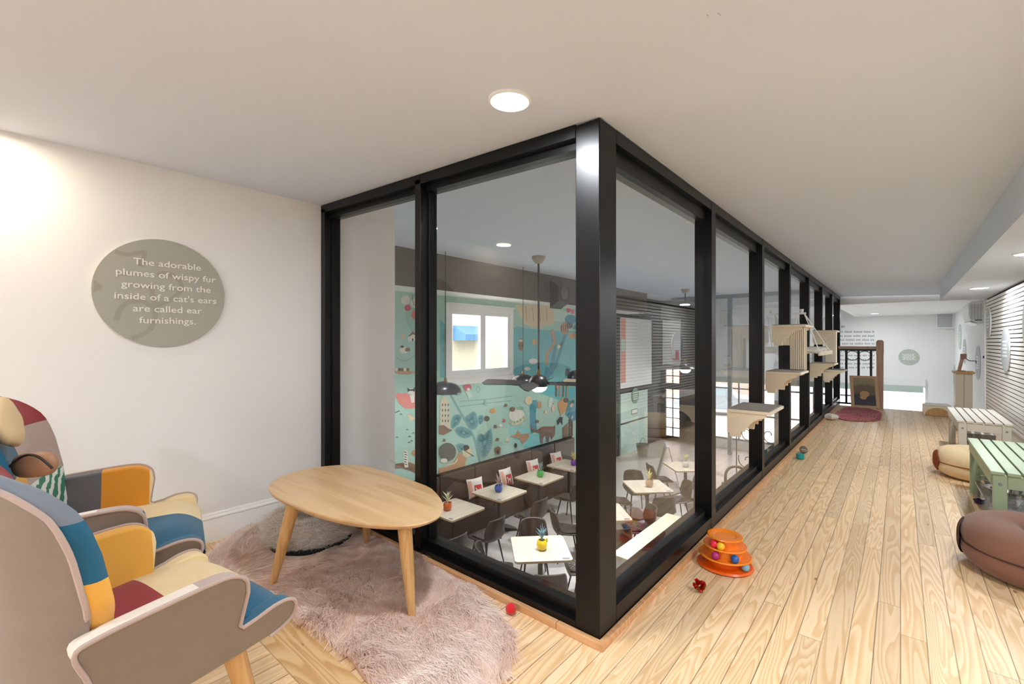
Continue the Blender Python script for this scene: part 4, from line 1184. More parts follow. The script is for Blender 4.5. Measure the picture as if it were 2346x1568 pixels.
# ================================================================ coffee table
o_px = [(615, 1118), (622, 1106), (650, 1089), (700, 1075), (760, 1067), (815, 1066), (870, 1072), (930, 1088), (980, 1113), (1010, 1143), (1016, 1165), (1005, 1183), (970, 1198), (925, 1204), (870, 1203), (800, 1195), (730, 1178), (660, 1152), (625, 1133)]
ZT = .43
pts = [Vector(P(a, b, ZT)) for a, b in o_px]
ctr = sum(pts, Vector()) / len(pts)
pts = crom(pts, 4)
t = thing('coffee_table', 'rounded pale wood coffee table on splayed legs over the pink rug', 'table', (ctr.x, ctr.y, 0))
loc2 = [((p.x - ctr.x), (p.y - ctr.y)) for p in pts]
loc2 = [(a * (1 - max(0, (b + ctr.y - 1.5)) * .0), min(b, 1.545 - ctr.y + .3 * (b - (1.545 - ctr.y)) if b > 1.545 - ctr.y else b)) for a, b in loc2]
q = MB()
n = len(loc2)
rings = [(.955, ZT - .026), (.985, ZT - .018), (1.0, ZT - .006), (.996, ZT)]
vs = [(a * s_, b * s_, z) for s_, z in rings for a, b in loc2]
fs = [(k * n + i, k * n + (i + 1) % n, (k + 1) * n + (i + 1) % n, (k + 1) * n + i) for k in range(3) for i in range(n)]
fs += [tuple(range(n - 1, -1, -1)), tuple(range(3 * n, 4 * n))]
q.add(vs, fs); q.build('table_top', M['ashX'], t, ang=30)
def tleg(top, bot, nm='leg'):
    q = MB(); a = Vector((top[0] - ctr.x, top[1] - ctr.y, top[2])); b = Vector((bot[0] - ctr.x, bot[1] - ctr.y, .002))
    q.tube([a, a.lerp(b, .5), b], [.032, .027, .0155], 20); q.build(nm, M['leg_wood'], t)
tleg(P(926, 1194, .41), P(944, 1416)); tleg(P(674, 1150, .41), P(624, 1342)); tleg(P(838, 1130, .41), P(840, 1246))

# ================================================================ furs
def to_poly(px): return [(v.x, v.y) for v in crom([P(a, b) for a, b in px], 5)]
def rug(name, px, label, c1, c2, base, n, L, wd, seed, z=.012, flow=2.2):
    poly = to_poly(px)
    xs = [p[0] for p in poly]; ys = [p[1] for p in poly]
    cx_, cy_ = sum(xs) / len(xs), sum(ys) / len(ys)
    t = thing(name, label, 'rug', (cx_, cy_, 0))
    q = MB(); q.prism(poly, .001, z, None); q.build('backing', base, t, world=True, smooth=False)
    rg = np.random.default_rng(seed)
    p = np.stack([rg.uniform(min(xs), max(xs), n * 3), rg.uniform(min(ys), max(ys), n * 3)], 1)
    p = p[in_poly(p, poly)][:n]
    ang = noise_np(p, flow, seed + 1) * 1.5 + 1.2 + rg.normal(size=len(p)) * .2
    lay = .9 + .35 * noise_np(p, 9.0, seed + 2)
    lump = noise_np(p, 13.0, seed + 4)
    # strands gather into locks
    cell = np.floor((p + .02 * np.stack([noise_np(p, 30., 5), noise_np(p, 30., 6)], 1)) / .042); h = np.sin(cell[:, 0] * 12.9 + cell[:, 1] * 78.2) * 43758.5; h = h - np.floor(h)
    ang += (h - .5) * 1.15
    dirs = np.stack([np.cos(ang) * lay, np.sin(ang) * lay, np.full(len(p), .55) + .25 * lump], 1)
    dirs /= np.linalg.norm(dirs, axis=1, keepdims=True)
    roots = np.concatenate([p, np.full((len(p), 1), z - .002)], 1)
    tf = .5 + .28 * noise_np(p, 5.0, seed + 3) * .5 + .6 * (h - .5) + rg.normal(size=len(p)) * .12
    fur('pile', roots, dirs, L, wd, strand_mat(name + '_strands', c1, c2), t, 3, tf, .6, seed, world=True, curl=.11)
    return t
rug('fur_rug', [(470, 1300), (512, 1250), (560, 1222), (640, 1212), (740, 1218), (820, 1218), (900, 1250), (960, 1278), (1040, 1310), (1085, 1350), (1120, 1398), (1165, 1440), (1180, 1490), (1155, 1540), (1060, 1575), (940, 1590), (850, 1572), (800, 1510), (735, 1452), (680, 1420), (620, 1380), (540, 1330)],
    'long pile dusty pink fur rug under the coffee table', (230, 196, 178), (254, 242, 234), mat('pink_rug_backing', (218, 182, 164), .95), 85000, .085, .0023, 11)
rug('shaggy_rug', [(1912, 956), (1920, 944), (1940, 937), (1980, 938), (2010, 943), (2020, 952), (2013, 964), (1975, 967), (1935, 964)],
    'deep rose shaggy rug at the foot of the railing', (168, 82, 88), (222, 140, 142), mat('rose_rug_backing', (150, 72, 80), .95), 7000, .09, .012, 21, flow=1.5)

# fluffy bed beneath the coffee table
t = thing('pet_bed', 'grey and white shaggy round bed between left wall and glazing', 'pet bed', (-2.70, 1.295, 0))
q = MB(); q.lathe([(0, .002), (.22, .002), (.232, .02), (.22, .035), (0, .035)], 40); q.build('base', M['soot'], t)
prof = [(0, .03), (.195, .03), (.235, .06), (.245, .11), (.235, .16), (.19, .185), (.145, .16), (.11, .11), (0, .09)]
q = MB(); q.lathe(prof, 40); q.build('cushion', mat('grey_white_plush', (196, 188, 178), .95), t)
rg = np.random.default_rng(5); n = 20000
th = rg.uniform(0, 2 * PI, n); k = rg.uniform(1.2, 6.9, n); i0 = k.astype(int); fr_ = k - i0
pr = np.array(prof); rz_ = pr[i0] * (1 - fr_)[:, None] + pr[i0 + 1] * fr_[:, None]
tg_ = pr[i0 + 1] - pr[i0]; nn = np.stack([tg_[:, 1], -tg_[:, 0]], 1); nn /= np.linalg.norm(nn, axis=1, keepdims=True) + 1e-9
roots = np.stack([rz_[:, 0] * np.cos(th), rz_[:, 0] * np.sin(th), rz_[:, 1]], 1)
wob = np.stack([np.sin(th * 17 + k * 5), np.cos(th * 13 - k * 7), np.sin(th * 11 + k * 9)], 1)
dirs = np.stack([nn[:, 0] * np.cos(th), nn[:, 0] * np.sin(th), nn[:, 1]], 1) + rg.normal(size=(n, 3)) * .25 + wob * .5
dirs /= np.linalg.norm(dirs, axis=1, keepdims=True)
fur('pile', roots, dirs, .036, .0022, strand_mat('shaggy_grey', (214, 204, 192), (255, 254, 252)), t, 3, None, .5, 6, curl=.3)

# ================================================================ wall sign and its lettering
def disc(name, c, r_, axis, m_, th=.012, edge=None, n=64):
    """round plate; axis is the direction it faces: '+x' '-x' '-y'"""
    q = MB()
    fn = {'+x': lambda a, b, h: (c[0] + h, c[1] + a, c[2] + b), '-x': lambda a, b, h: (c[0] - h, c[1] - a, c[2] + b), '-y': lambda a, b, h: (c[0] + a, c[1] - h, c[2] + b)}[axis]
    out = [(r_ * math.cos(2 * PI * k / n), r_ * math.sin(2 * PI * k / n)) for k in range(n)]
    q.prism(out, .001, th, fn, mi=1, mtop=0, mbot=1)
    return q, fn
SC_ = (XL, .667, 1.473)
t = thing('wall_sign', 'round sage sign about cat ear furnishings on the left wall', 'sign', SC_)
q, fn = disc('p', (0, 0, 0), .302, '+x', None)
q.build('plate', [M['sage'], mat('cream_plate_edge', (214, 208, 184), .6)], t, smooth=False)
def strip(pts, w, col, h, nm, par):
    """painted line on a plate, clipped to its edge"""
    q = MB(); pts = [(p.x, p.y) for p in crom([(a, b, 0) for a, b in pts], 6, False)]
    pts = [p for p in pts if p[0] ** 2 + p[1] ** 2 < .297 ** 2]
    vs = []
    for i, (a, b) in enumerate(pts):
        p0, p1 = pts[max(0, i - 1)], pts[min(len(pts) - 1, i + 1)]
        l = math.hypot(p1[0] - p0[0], p1[1] - p0[1]) or 1
        nx, ny = -(p1[1] - p0[1]) / l * w / 2, (p1[0] - p0[0]) / l * w / 2
        vs += [fn(a + nx, b + ny, h), fn(a - nx, b - ny, h)]
    q.add(vs, [(2 * k, 2 * k + 1, 2 * k + 3, 2 * k + 2) for k in range(len(pts) - 1)])
    return q.build(nm, col, par, smooth=False)
SL = M['sage_line']
strip([(-.25, .21), (-.21, .205), (-.16, .195), (-.12, .21), (-.085, .222)], .022, SL, .0124, 'cat_outline', t)
strip([(-.085, .225), (-.09, .19), (-.105, .14)], .022, SL, .0123, 'cat_outline', t)
strip([(-.03, .10), (0, .115), (.05, .10), (.08, .06), (.07, .01), (.02, -.04), (-.05, -.07), (-.10, -.05), (-.155, -.06), (-.19, -.10), (-.205, -.16)], .024, SL, .0125, 'cat_outline', t)
strip([(-.06, .05), (-.05, -.02), (-.04, -.12), (-.06, -.2), (-.12, -.245), (-.18, -.26)], .024, SL, .0126, 'cat_outline', t)
q = MB(); q.add([fn(-.292, .045, .0123), fn(-.295, -.02, .0123), fn(-.262, .0, .0123), fn(-.258, .02, .0123)], [(0, 1, 2, 3)]); q.build('cat_nose', SL, t, smooth=False)
for k, row in enumerate(['The adorable', 'plumes of wispy fur', 'growing from the', "inside of a cat's ears", 'are called ear', 'furnishings.']):
    text_mesh('lettering', [row], .050, M['cream_text'], t, (.0135, .022, .164 - .0637 * k), (0, 1, 0), (0, 0, 1), (1, 0, 0), 1.0, 1.17, .0008, .0003)

# ---------------------------------------------------------------- small signs at the far end and along the right wall
def small_sign(c, r_, axis, plate, label, rows, nm='wall_sign', right=None, lm='white_text'):
    t = thing(nm, label, 'sign', c, 0, 'round wall signs')
    q, f2 = disc('p', (0, 0, 0), r_, axis, None, .014, n=48)
    q.build('plate', [M[plate], M['white']], t, smooth=False)
    for k in range(rows):
        z = r_ * (.42 - .8 * k / max(1, rows - 1)) * .8
        wl = r_ * (.62 - .12 * (k % 2))
        q = MB(); a = -wl
        while a < wl - .01:
            l = min(r_ * rnd.uniform(.16, .36), wl - a); h = r_ * .045
            q.add([f2(a, z - h, .0145), f2(a + l, z - h, .0145), f2(a + l, z + h, .0145), f2(a, z + h, .0145)], [(0, 1, 2, 3)]); a += l + r_ * .06
        q.build('lettering', M[lm], t, smooth=False)
    return t
small_sign(PY(2082, 818.5, YF - .004), .215, '-y', 'sage_far', 'pale sage round sign on the far white wall', 5)
small_sign((.899, 7.44, 1.12), .25, '-x', 'sign_grey', 'grey round sign with big rows of white text on the slatted wall', 5)
small_sign((.899, 8.72, 1.46), .20, '-x', 'sign_grey', 'small grey round sign by the far end of the slatted wall', 4)
small_sign((.899, 6.22, 1.37), .26, '-x', 'sage_far', 'pale sage round sign on the slatted wall nearer the green bench', 4)
small_sign((.899, 2.6, 1.3), .27, '-x', 'sign_grey', 'grey round sign on the slatted wall above the brown bed', 5)
small_sign((1.049, 11.5, .83), .30, '-x', 'sign_grey', 'large grey round sign on the white wall below the air conditioner', 5)
small_sign((1.049, 14.7, 1.32), .29, '-x', 'sage_far', 'pale round sign high on the white wall past the air conditioner', 4)
small_sign((1.049, 13.7, 1.0), .26, '-x', 'sign_grey', 'grey round sign on the white wall behind the scratching post', 4)
small_sign((1.049, 16.0, .30), .33, '-x', 'sign_grey', 'grey round sign low on the white wall by the street corner', 5)
# faint text on the street wall
t = thing('wall_lettering', 'grey rows of lettering on the white street wall behind the railing', 'lettering', (-1.3, YF - .002, 1.0))
def wrow(y0, x_a, x_b, h, m_, seed):
    r3 = random.Random(seed); q = MB(); a = x_a
    while a < x_b:
        l = r3.uniform(8, 22); l = min(l, x_b - a)
        n_ = max(1, int(l / 3.2))
        for k in range(n_):
            p0 = PY(a + l * k / n_, y0 + h / 2, YF - .003); p1 = PY(a + l * (k + .7) / n_, y0 - h / 2 * (1.5 if r3.random() < .3 else 1), YF - .003)
            q.add([p0, (p1[0], p0[1], p0[2]), p1, (p0[0], p0[1], p1[2])], [(0, 1, 2, 3)])
        a += l + 3
    q.build('lettering_row', m_, t, world=True, smooth=False)
for k, y0 in enumerate((761, 770.5, 779.5, 788)): wrow(y0, 1918, 2004, 3.4, M['grey_text'], 40 + k)
for k, y0 in enumerate((806, 815, 825, 834, 843)): wrow(y0, 1918, 2004, 3.0, M['grey_text'], 60 + k)
p0 = PY(1931, 748.5, YF - .003)
text_mesh('lettering', ['in'], .13, M['dark_text'], t, (p0[0] + 1.3, -.002, p0[2] - 1.0), (1, 0, 0), (0, 0, 1), (0, -1, 0), 1.0, 1.0, .001)
# wall loudspeaker box
p0 = PY(2168, 735.5, YF)
t = thing('wall_speaker', 'white box with square grey grille high on the far white wall', 'speaker', (p0[0], YF, p0[2]))
q = MB(); q.box(-.2, .17, -.16, 0, -.2, .2); q.build('cabinet', M['white'], t, smooth=False, bevel=.01)
q = MB(); q.box(-.18, .1, -.166, -.16, -.17, .17); q.build('grille', mat('grey_grille', (192, 194, 196), .7, bump=.3, bscale=90), t, smooth=False)

# ================================================================ railing, picture, toys
t = thing('stair_railing', 'oak topped railing with black iron balusters at the stair opening', 'railing', (-.6, 10.62, 0))
def rl(px): return PY(px, 800, 10.62)[0]
q = MB(); q.box(-.90, rl(2010), 10.58, 10.66, 1.075, 1.12); q.build('hand_rail', M['newel'], t, world=True, smooth=False, bevel=.006)
q = MB(); q.box(-.90, rl(2010), 10.60, 10.64, 1.035, 1.073); q.build('iron_rail', M['black_matt'], t, world=True, smooth=False)
q = MB(); q.box(-.90, rl(2010), 10.60, 10.64, .03, .06); q.build('bottom_rail', M['black_matt'], t, world=True, smooth=False)
for px in (1939, 1967, 1995.5):
    q = MB(); q.box(rl(px) - .018, rl(px) + .018, 10.602, 10.638, .06, 1.035); q.build('baluster', M['black_matt'], t, world=True, smooth=False)
for px in (1953, 1981):
    q = MB(); q.tube([(rl(px) + .088 * math.cos(2 * PI * k / 28), 10.62, .945 + .088 * math.sin(2 * PI * k / 28)) for k in range(28)], .006, 6, closed=True); q.build('iron_ring', M['black_matt'], t, world=True)
q = MB(); q.box(rl(2008), rl(2024), 10.555, 10.685, 0, .97); np_ = q.build('newel_post', M['newel'], t, world=True, smooth=False, bevel=.006)
q = MB(); q.box(rl(2008) - .004, rl(2024) + .004, 10.55, 10.69, .97, 1.21); q.prism([(rl(2008), 1.21), (rl(2024), 1.21), (rl(2021), 1.235), (rl(2011), 1.235)], 10.56, 10.68, lambda a, b, h: (a, h, b)); q.build('newel_cap', M['newel'], t, world=True, smooth=False, bevel=.004)

# framed picture leaning on the railing (plain stand-in painting)
p0 = P(1981, 938, .02)
t = thing('framed_picture', 'wood framed dark brown and olive picture leaning against the railing', 'picture', (p0[0], 10.30, .01), R_(14))
t.rotation_euler = (R_(-19), 0, R_(12))
W2, H2 = .205, .60
q = MB()
for (a, b, c2, d2) in ((-W2, -W2 + .05, 0, H2), (W2 - .05, W2, 0, H2), (-W2 + .05, W2 - .05, 0, .05), (-W2 + .05, W2 - .05, H2 - .05, H2)): q.box(a, b, -.015, .015, c2, d2)
q.build('frame', mat('light_oak_frame', (196, 158, 120), .5), t, smooth=False, bevel=.003)
m = bpy.data.materials.new('plain_painting'); m.use_nodes = True
g = NT(m); b_ = g.t.nodes['Principled BSDF']; X, Y, Z = g.xyz()
nz = g.noise(g.vec(X, 0.0, Z), 5.0, 3.0)
zz_ = g.math('ADD', Z, g.math('MULTIPLY', g.math('SUBTRACT', nz, .5), .22))
c_ = g.mix(g.smooth(zz_, .22, .30), lin((46, 36, 50)), lin((110, 92, 70)))
c_ = g.mix(g.smooth(zz_, .40, .50), c_, lin((150, 136, 100)))
g.t.links.new(c_, b_.inputs['Base Color']); b_.inputs['Roughness'].default_value = .5
q = MB(); q.box(-W2 + .048, W2 - .048, -.006, .006, .048, H2 - .048); q.build('canvas', m, t, smooth=False)
q = MB()
for (cx_, cz, ra, rb) in ((.0, .26, .07, .06), (-.02, .2, .05, .04)):
    q.prism([(cx_ + ra * math.cos(2 * PI * k / 20), cz + rb * math.sin(2 * PI * k / 20)) for k in range(20)], .0062, .0075, lambda a, b, h: (a, -h, b))
q.build('ochre_patch', mat('ochre_paint', (196, 152, 100), .5), t, smooth=False)

# orange track tower with its balls
M['orange'] = mat('orange_plastic', (240, 132, 22), .22, coat=.2); M['orange_d'] = mat('deep_orange_plastic', (226, 96, 14), .3)
p0 = P(1661, 1291, .01)
t = thing('ball_track_toy', 'orange tiered ball track cat toy on the floor by the glazing', 'cat toy', (p0[0], p0[1], 0), R_(20))
q = MB(); q.lathe([(0, .002), (.132, .002), (.140, .008), (.132, .016), (.10, .012), (.085, .02), (.085, .05), (0, .05)], 56); q.build('base_track', M['orange_d'], t)
def tier(z, ro, ri, nm):
    q = MB(); q.lathe([(ri - .03, z - .004), (ro - .012, z - .006), (ro, z + .001), (ro - .004, z + .008), (ro - .03, z + .002), (ri, z + .006), (ri - .004, z + .05), (ri - .03, z + .05)], 56); q.build(nm, M['orange'], t)
tier(.058, .132, .082, 'middle_track'); tier(.108, .108, .062, 'upper_track')
q = MB(); q.lathe([(.03, .150), (.07, .150), (.088, .157), (.086, .164), (.066, .166), (.05, .158), (.042, .150), (.036, .13), (.03, .13)], 56); q.build('top_ring', M['orange'], t)
def tball(px, py, z, r_, c_, nm):
    p = P(px, py, z); w_ = Vector((p[0] - t.location.x, p[1] - t.location.y)); a = math.atan2(w_.y, w_.x) - R_(20)
    q = MB(); q.ball((r_ * math.cos(a), r_ * math.sin(a), z), .0205, 18); q.build('ball', mat(nm, c_, .3), t)
tball(1632, 1248, .131, .086, (226, 36, 62), 'red_ball'); tball(1647, 1258, .131, .086, (240, 196, 40), 'yellow_ball')
tball(1636, 1276, .082, .106, (176, 40, 120), 'magenta_ball'); tball(1688, 1286, .082, .106, (24, 92, 170), 'blue_ball'); tball(1711, 1302, .034, .112, (128, 176, 200), 'sky_ball')
# crinkle bow
p0 = P(1603, 1357, .0)
q = MB(); rr = random.Random(2)
for k in range(46):
    d_ = Vector((rr.gauss(0, 1), rr.gauss(0, 1), rr.gauss(0, 1))).normalized()
    a = d_ * .006; b = d_ * rr.uniform(.024, .033); s_ = d_.orthogonal().normalized() * .009
    q.add([a - s_ * .3, a + s_ * .3, b + s_, b - s_], [(0, 1, 2, 3)], 1 if k % 6 == 0 else 0)
o = q.build('crinkle_ball', [mat('red_foil', (176, 22, 18), .22, metal=.5), mat('gold_foil', (200, 160, 60), .25, metal=.8)], smooth=False, fix=False); o.location = (p0[0], p0[1], .031)
tag(o, 'red and gold foil crinkle ball near the orange track toy', 'cat toy')
p0 = P(1157, 1396, 0)
q = MB(); q.ball((0, 0, 0), .024, 22); o = q.build('felt_ball', mat('red_felt', (214, 22, 30), .95, bump=.8, bscale=160, sheen=.4)); o.location = (p0[0] + .045, p0[1] - .012, .0245)
tag(o, 'red felt ball on the floor by the front timber strip', 'ball')
p0 = P(1833, 1052)
q = MB(); q.lathe([(.03, 0), (.036, .004), (.036, .048), (.03, .052), (0, .052)], 14); o = q.build('spool_toy', mat('turquoise_plastic', (20, 150, 150), .4)); o.location = (p0[0], p0[1], .001)
tag(o, 'small turquoise spool toy on the boards beside the glazing', 'cat toy')
p0 = P(1839, 1042)
q = MB(); rr = random.Random(9)
for k in range(7):
    ax = Matrix.Rotation(rr.uniform(0, 3), 3, 'X') @ Matrix.Rotation(rr.uniform(0, 3), 3, 'Z')
    q.tube([ax @ Vector((.036 * math.cos(2 * PI * i / 18), .036 * math.sin(2 * PI * i / 18), 0)) for i in range(18)], .004, 5, closed=True)
o = q.build('lattice_ball', mat('silver_lattice', (150, 148, 142), .4, metal=.4)); o.location = (p0[0], p0[1] + .06, .041)
tag(o, 'grey lattice ball beside the turquoise spool toy', 'cat toy')
p0 = P(1897, 962)
q = MB(); q.grid(lambda u, v: ((.09 + .02 * math.cos(6 * PI * u)) * math.sin(PI * v) * math.cos(2 * PI * u), (.07 + .015 * math.sin(8 * PI * u)) * math.sin(PI * v) * math.sin(2 * PI * u), .05 - .05 * math.cos(PI * v)), 24, 12, cu=True)
o = q.build('plush_toy', mat('white_plush', (226, 218, 212), .95)); o.location = (p0[0] + .03, p0[1], .001)
tag(o, 'white crumpled plush toy at the near corner of the rose rug', 'cat toy')

# ================================================================ cat shelves on the glazing
M['rib_gap'] = mat('tan_post_board', (186, 168, 140), .8)
M['ribs'] = mat('cream_scratching_cord', (238, 228, 208), .8)
def corbel(q, L, H, y0, y1):
    """stepped bracket outline: x out from the glass, z down from the shelf"""
    o_ = [(0, 0), (L, 0), (L, -.018), (L * .93, -.026), (L * .80, -.032), (L * .66, -.052), (L * .56, -.075), (L * .52, -.098), (L * .42, -.10), (L * .42, -.125), (L * .32, -.125), (L * .30, -H), (0, -H)]
    q.prism(o_, y0, y1, lambda a, b, h: (a, h, b))
def cat_shelf(y, z, ln, label, D=.27, ends=(0,)):
    t = thing('cat_shelf', label, 'cat shelf', (GX, y, z), 0, 'cat shelves on the glazing')
    q = MB(); q.box(.003, D, 0, ln, -.02, 0); q.build('board', M['shelf_wood'], t, smooth=False, bevel=.004)
    q = MB(); q.box(.006, D - .012, .012, ln - .012, .0, .006); q.build('carpet_top', M['shelf_top'], t, smooth=False, bevel=.003)
    q = MB(); q.box(.003, .018, .01, ln - .01, -.16, -.02); q.build('back_board', M['shelf_wood'], t, smooth=False)
    for yy in (.012, ln - .035):
        q = MB(); corbel(q, D - .05, .165, yy, yy + .022); o = q.build('bracket', M['shelf_wood'], t, smooth=False); o.location = (.018, 0, -.0205)
    return t
cat_shelf(3.29, .746, .42, 'lowest and nearest cat shelf with grey carpet top on the glazing')
cat_shelf(4.44, .943, .42, 'cat shelf joined by a ribbed post to the one above it, nearer of two pairs')
cat_shelf(4.70, 1.353, .44, 'top cat shelf above the ribbed post, beside the rope anchor')
cat_shelf(7.24, 1.352, .42, 'top cat shelf over the plain panel past the hammock')
cat_shelf(6.99, .923, .42, 'cat shelf below the plain panel past the hammock')
cat_shelf(8.34, .774, .42, 'last cat shelf on the glazing, nearest the railing')
def post(y0, y1, z0, z1, ribs, label):
    t = thing('scratching_post', label, 'scratching post', (-.70, (y0 + y1) / 2, z0))
    q = MB(); q.box(-.06, .06, -(y1 - y0) / 2, (y1 - y0) / 2, 0, z1 - z0); q.build('board', M['rib_gap'] if ribs else M['ribs'], t, smooth=False, bevel=.004)
    if ribs:
        q = MB()
        for k in range(8): q.tube([(-.05 + .0143 * k, -(y1 - y0) / 2 - .002, .004), (-.05 + .0143 * k, -(y1 - y0) / 2 - .002, z1 - z0 - .004)], .0047, 8)
        q.build('cord_ribs', M['ribs'], t)
post(4.745, 4.84, .951, 1.331, True, 'ribbed cream scratching post between two cat shelves')
post(7.28, 7.38, .931, 1.330, False, 'plain cream panel between two far cat shelves')
# rope hammock bridge
t = thing('cat_hammock', 'wooden cat hammock bridge slung on white ropes between the shelves', 'hammock', (-.76, 5.9, 1.08))
q = MB(); q.box(-.655, -.63, 5.68, 6.75, 1.055, 1.10); q.build('side_rail', M['shelf_wood'], t, world=True, smooth=False, bevel=.006)
q = MB(); q.box(-.885, -.86, 5.68, 6.75, 1.055, 1.10); q.build('side_rail', M['shelf_wood'], t, world=True, smooth=False, bevel=.006)
def ham(u, v):
    return (-.86 + .205 * u, 5.69 + 1.05 * v, 1.104 + .022 * math.sin(v * PI * 3) ** 2 + .02 * (1 - (2 * u - 1) ** 2))
q = MB(); q.grid(ham, 8, 24); o = q.build('pad', mat('white_fleece', (226, 218, 208), .95), t, world=True, fix=False)
so = o.modifiers.new('thickness', 'SOLIDIFY'); so.thickness = .03; so.offset = -1
for x in (-.645, -.872):
    q = MB(); q.tube([(-.85 if x < -.7 else -.775, 5.68, 1.50), (x, 6.65, 1.09)], .0055, 6); q.build('rope', M['white'], t, world=True)
    q = MB(); q.tube([(-.775 if x > -.7 else -.85, 5.68, 1.50), (x, 5.7, 1.10)], .0055, 6); q.build('rope', M['white'], t, world=True)
for y in (5.68, 6.70):
    q = MB(); q.box(-.88, -.76 if y < 6 else -.66, y - .012, y + .012, 1.495 if y < 6 else 1.06, 1.515 if y < 6 else 1.08); q.build('cross_peg', M['white'], t, world=True, smooth=False, bevel=.004)
q = MB(); q.tube([(-.80, 5.68, 1.515), (-.80, 5.68, 1.55)], [.016, .02], 12); q.build('peg_knob', M['white'], t, world=True)

# ================================================================ right side: benches, beds, cabinet
def bench(x0, x1, y0, y1, z, m_, label, bolt):
    t = thing('slatted_bench', label, 'bench', ((x0 + x1) / 2, (y0 + y1) / 2, 0), 0, 'low slatted benches along the right wall')
    ns = 6; w = (x1 - x0) / ns
    for k in range(ns):
        q = MB(); q.box(x0 + w * k + (.005 if k else 0), x0 + w * (k + 1) - (.005 if k < ns - 1 else 0), y0, y1, z - .02, z); q.build('slat', m_, t, world=True, smooth=False, bevel=.003)
    for (ax, ay) in ((x0 + .012, y0 + .012), (x1 - .072, y0 + .012), (x0 + .012, y1 - .052), (x1 - .072, y1 - .052)):
        q = MB(); q.box(ax, ax + .06, ay, ay + .04, 0, z - .021); lg = q.build('leg', m_, t, world=True, smooth=False, bevel=.003)
        if ay < (y0 + y1) / 2:
            q = MB(); q.lathe([(.009, 0), (.009, .004), (0, .005)], 12); o = q.build('bolt', M['bluegrey'], lg); o.rotation_euler = (R_(90), 0, 0); o.location = (ax + .03, ay, z - .075)
    for yy in (y0 + .016, y1 - .048):
        q = MB(); q.box(x0 + .073, x1 - .073, yy, yy + .032, z - .10, z - .021); q.build('end_rail', m_, t, world=True, smooth=False, bevel=.002)
    for xx in (x0 + .006, x1 - .026):
        q = MB(); q.hexa([(xx, y0 + .053, z - .09), (xx + .02, y0 + .053, z - .09), (xx + .02, y1 - .053, z - .09), (xx, y1 - .053, z - .09),
                          (xx, y0 + .053, z - .021), (xx + .02, y0 + .053, z - .021), (xx + .02, y1 - .053, z - .021), (xx, y1 - .053, z - .021)]); q.build('side_rail', m_, t, world=True, smooth=False, bevel=.002)
    q = MB(); q.box(x0 + .05, x1 - .08, y1 - .085, y1 - .055, .16, .21); q.build('lower_rail', m_, t, world=True, smooth=False, bevel=.002)
    return t
bench(.408, .80, 3.92, 5.16, .43, mat('sage_green_bench_paint', (160, 178, 146), .4), 'sage green slatted bench between the brown and the cream beds', True)
bench(.42, .80, 6.24, 7.47, .43, mat('stone_bench_paint', (208, 202, 190), .45), 'stone white slatted bench behind the cream ring bed', True)

def ring_bed(c, R0, rr_, h, m_, lining, az, label, tagc=True):
    t = thing('ring_bed', label, 'pet bed', (c[0], c[1], 0), 0, 'ring shaped tunnel beds')
    n1, n2 = 64, 28
    def fn(u, v):
        a = 2 * PI * u; b = 2 * PI * v
        cb, sb = math.cos(b), math.sin(b)
        px_ = abs(cb) ** .85 * (1 if cb > 0 else -1); pz = abs(sb) ** .72 * (1 if sb > 0 else -1)
        groove = .010 * math.exp(-((b if b < PI else 2 * PI - b) / .10) ** 2)
        r_ = R0 + (rr_ - groove) * px_ + .004 * math.sin(5 * a + 1)
        return (r_ * math.cos(a), r_ * math.sin(a), h / 2 + (h / 2 - .001) * pz)
    q = MB(); q.grid(fn, n1, n2, cu=True); q.build('body', m_, t, fix=True, ang=80)
    def op(u, v):
        a = R_(az) + (u - .5) * R_(34)
        k = math.sin(PI * u) ** .8
        b = (v - .5) * 1.45 * k
        cb, sb = math.cos(b), math.sin(b)
        r_ = R0 + rr_ * abs(cb) ** .85 + .006 - .0 * k
        return (r_ * math.cos(a), r_ * math.sin(a), h / 2 + h / 2 * abs(sb) ** .72 * (1 if sb > 0 else -1))
    q = MB(); q.grid(op, 16, 10); o = q.build('tunnel_opening', lining, t, fix=False)
    so = o.modifiers.new('thickness', 'SOLIDIFY'); so.thickness = .004
    q = MB(); q.tube([(( R0 + rr_ - .006) * math.cos(2 * PI * k / 80), (R0 + rr_ - .006) * math.sin(2 * PI * k / 80), h / 2) for k in range(80)], .004, 6, closed=True); q.build('zip_seam', lining, t)
    return t
ring_bed((.575, 3.50), .205, .13, .265, mat('brown_plush', (124, 86, 68), .9, bump=.2, bscale=150, sheen=.15), mat('dark_brown_seam', (70, 42, 34), .9), 172, 'brown plush ring bed in front of the green bench')
ring_bed((.555, 5.72), .20, .125, .25, mat('cream_plush', (228, 202, 160), .9, bump=.2, bscale=150), mat('rust_lining', (140, 62, 22), .9), 189, 'cream ring bed with rust opening behind the green bench')
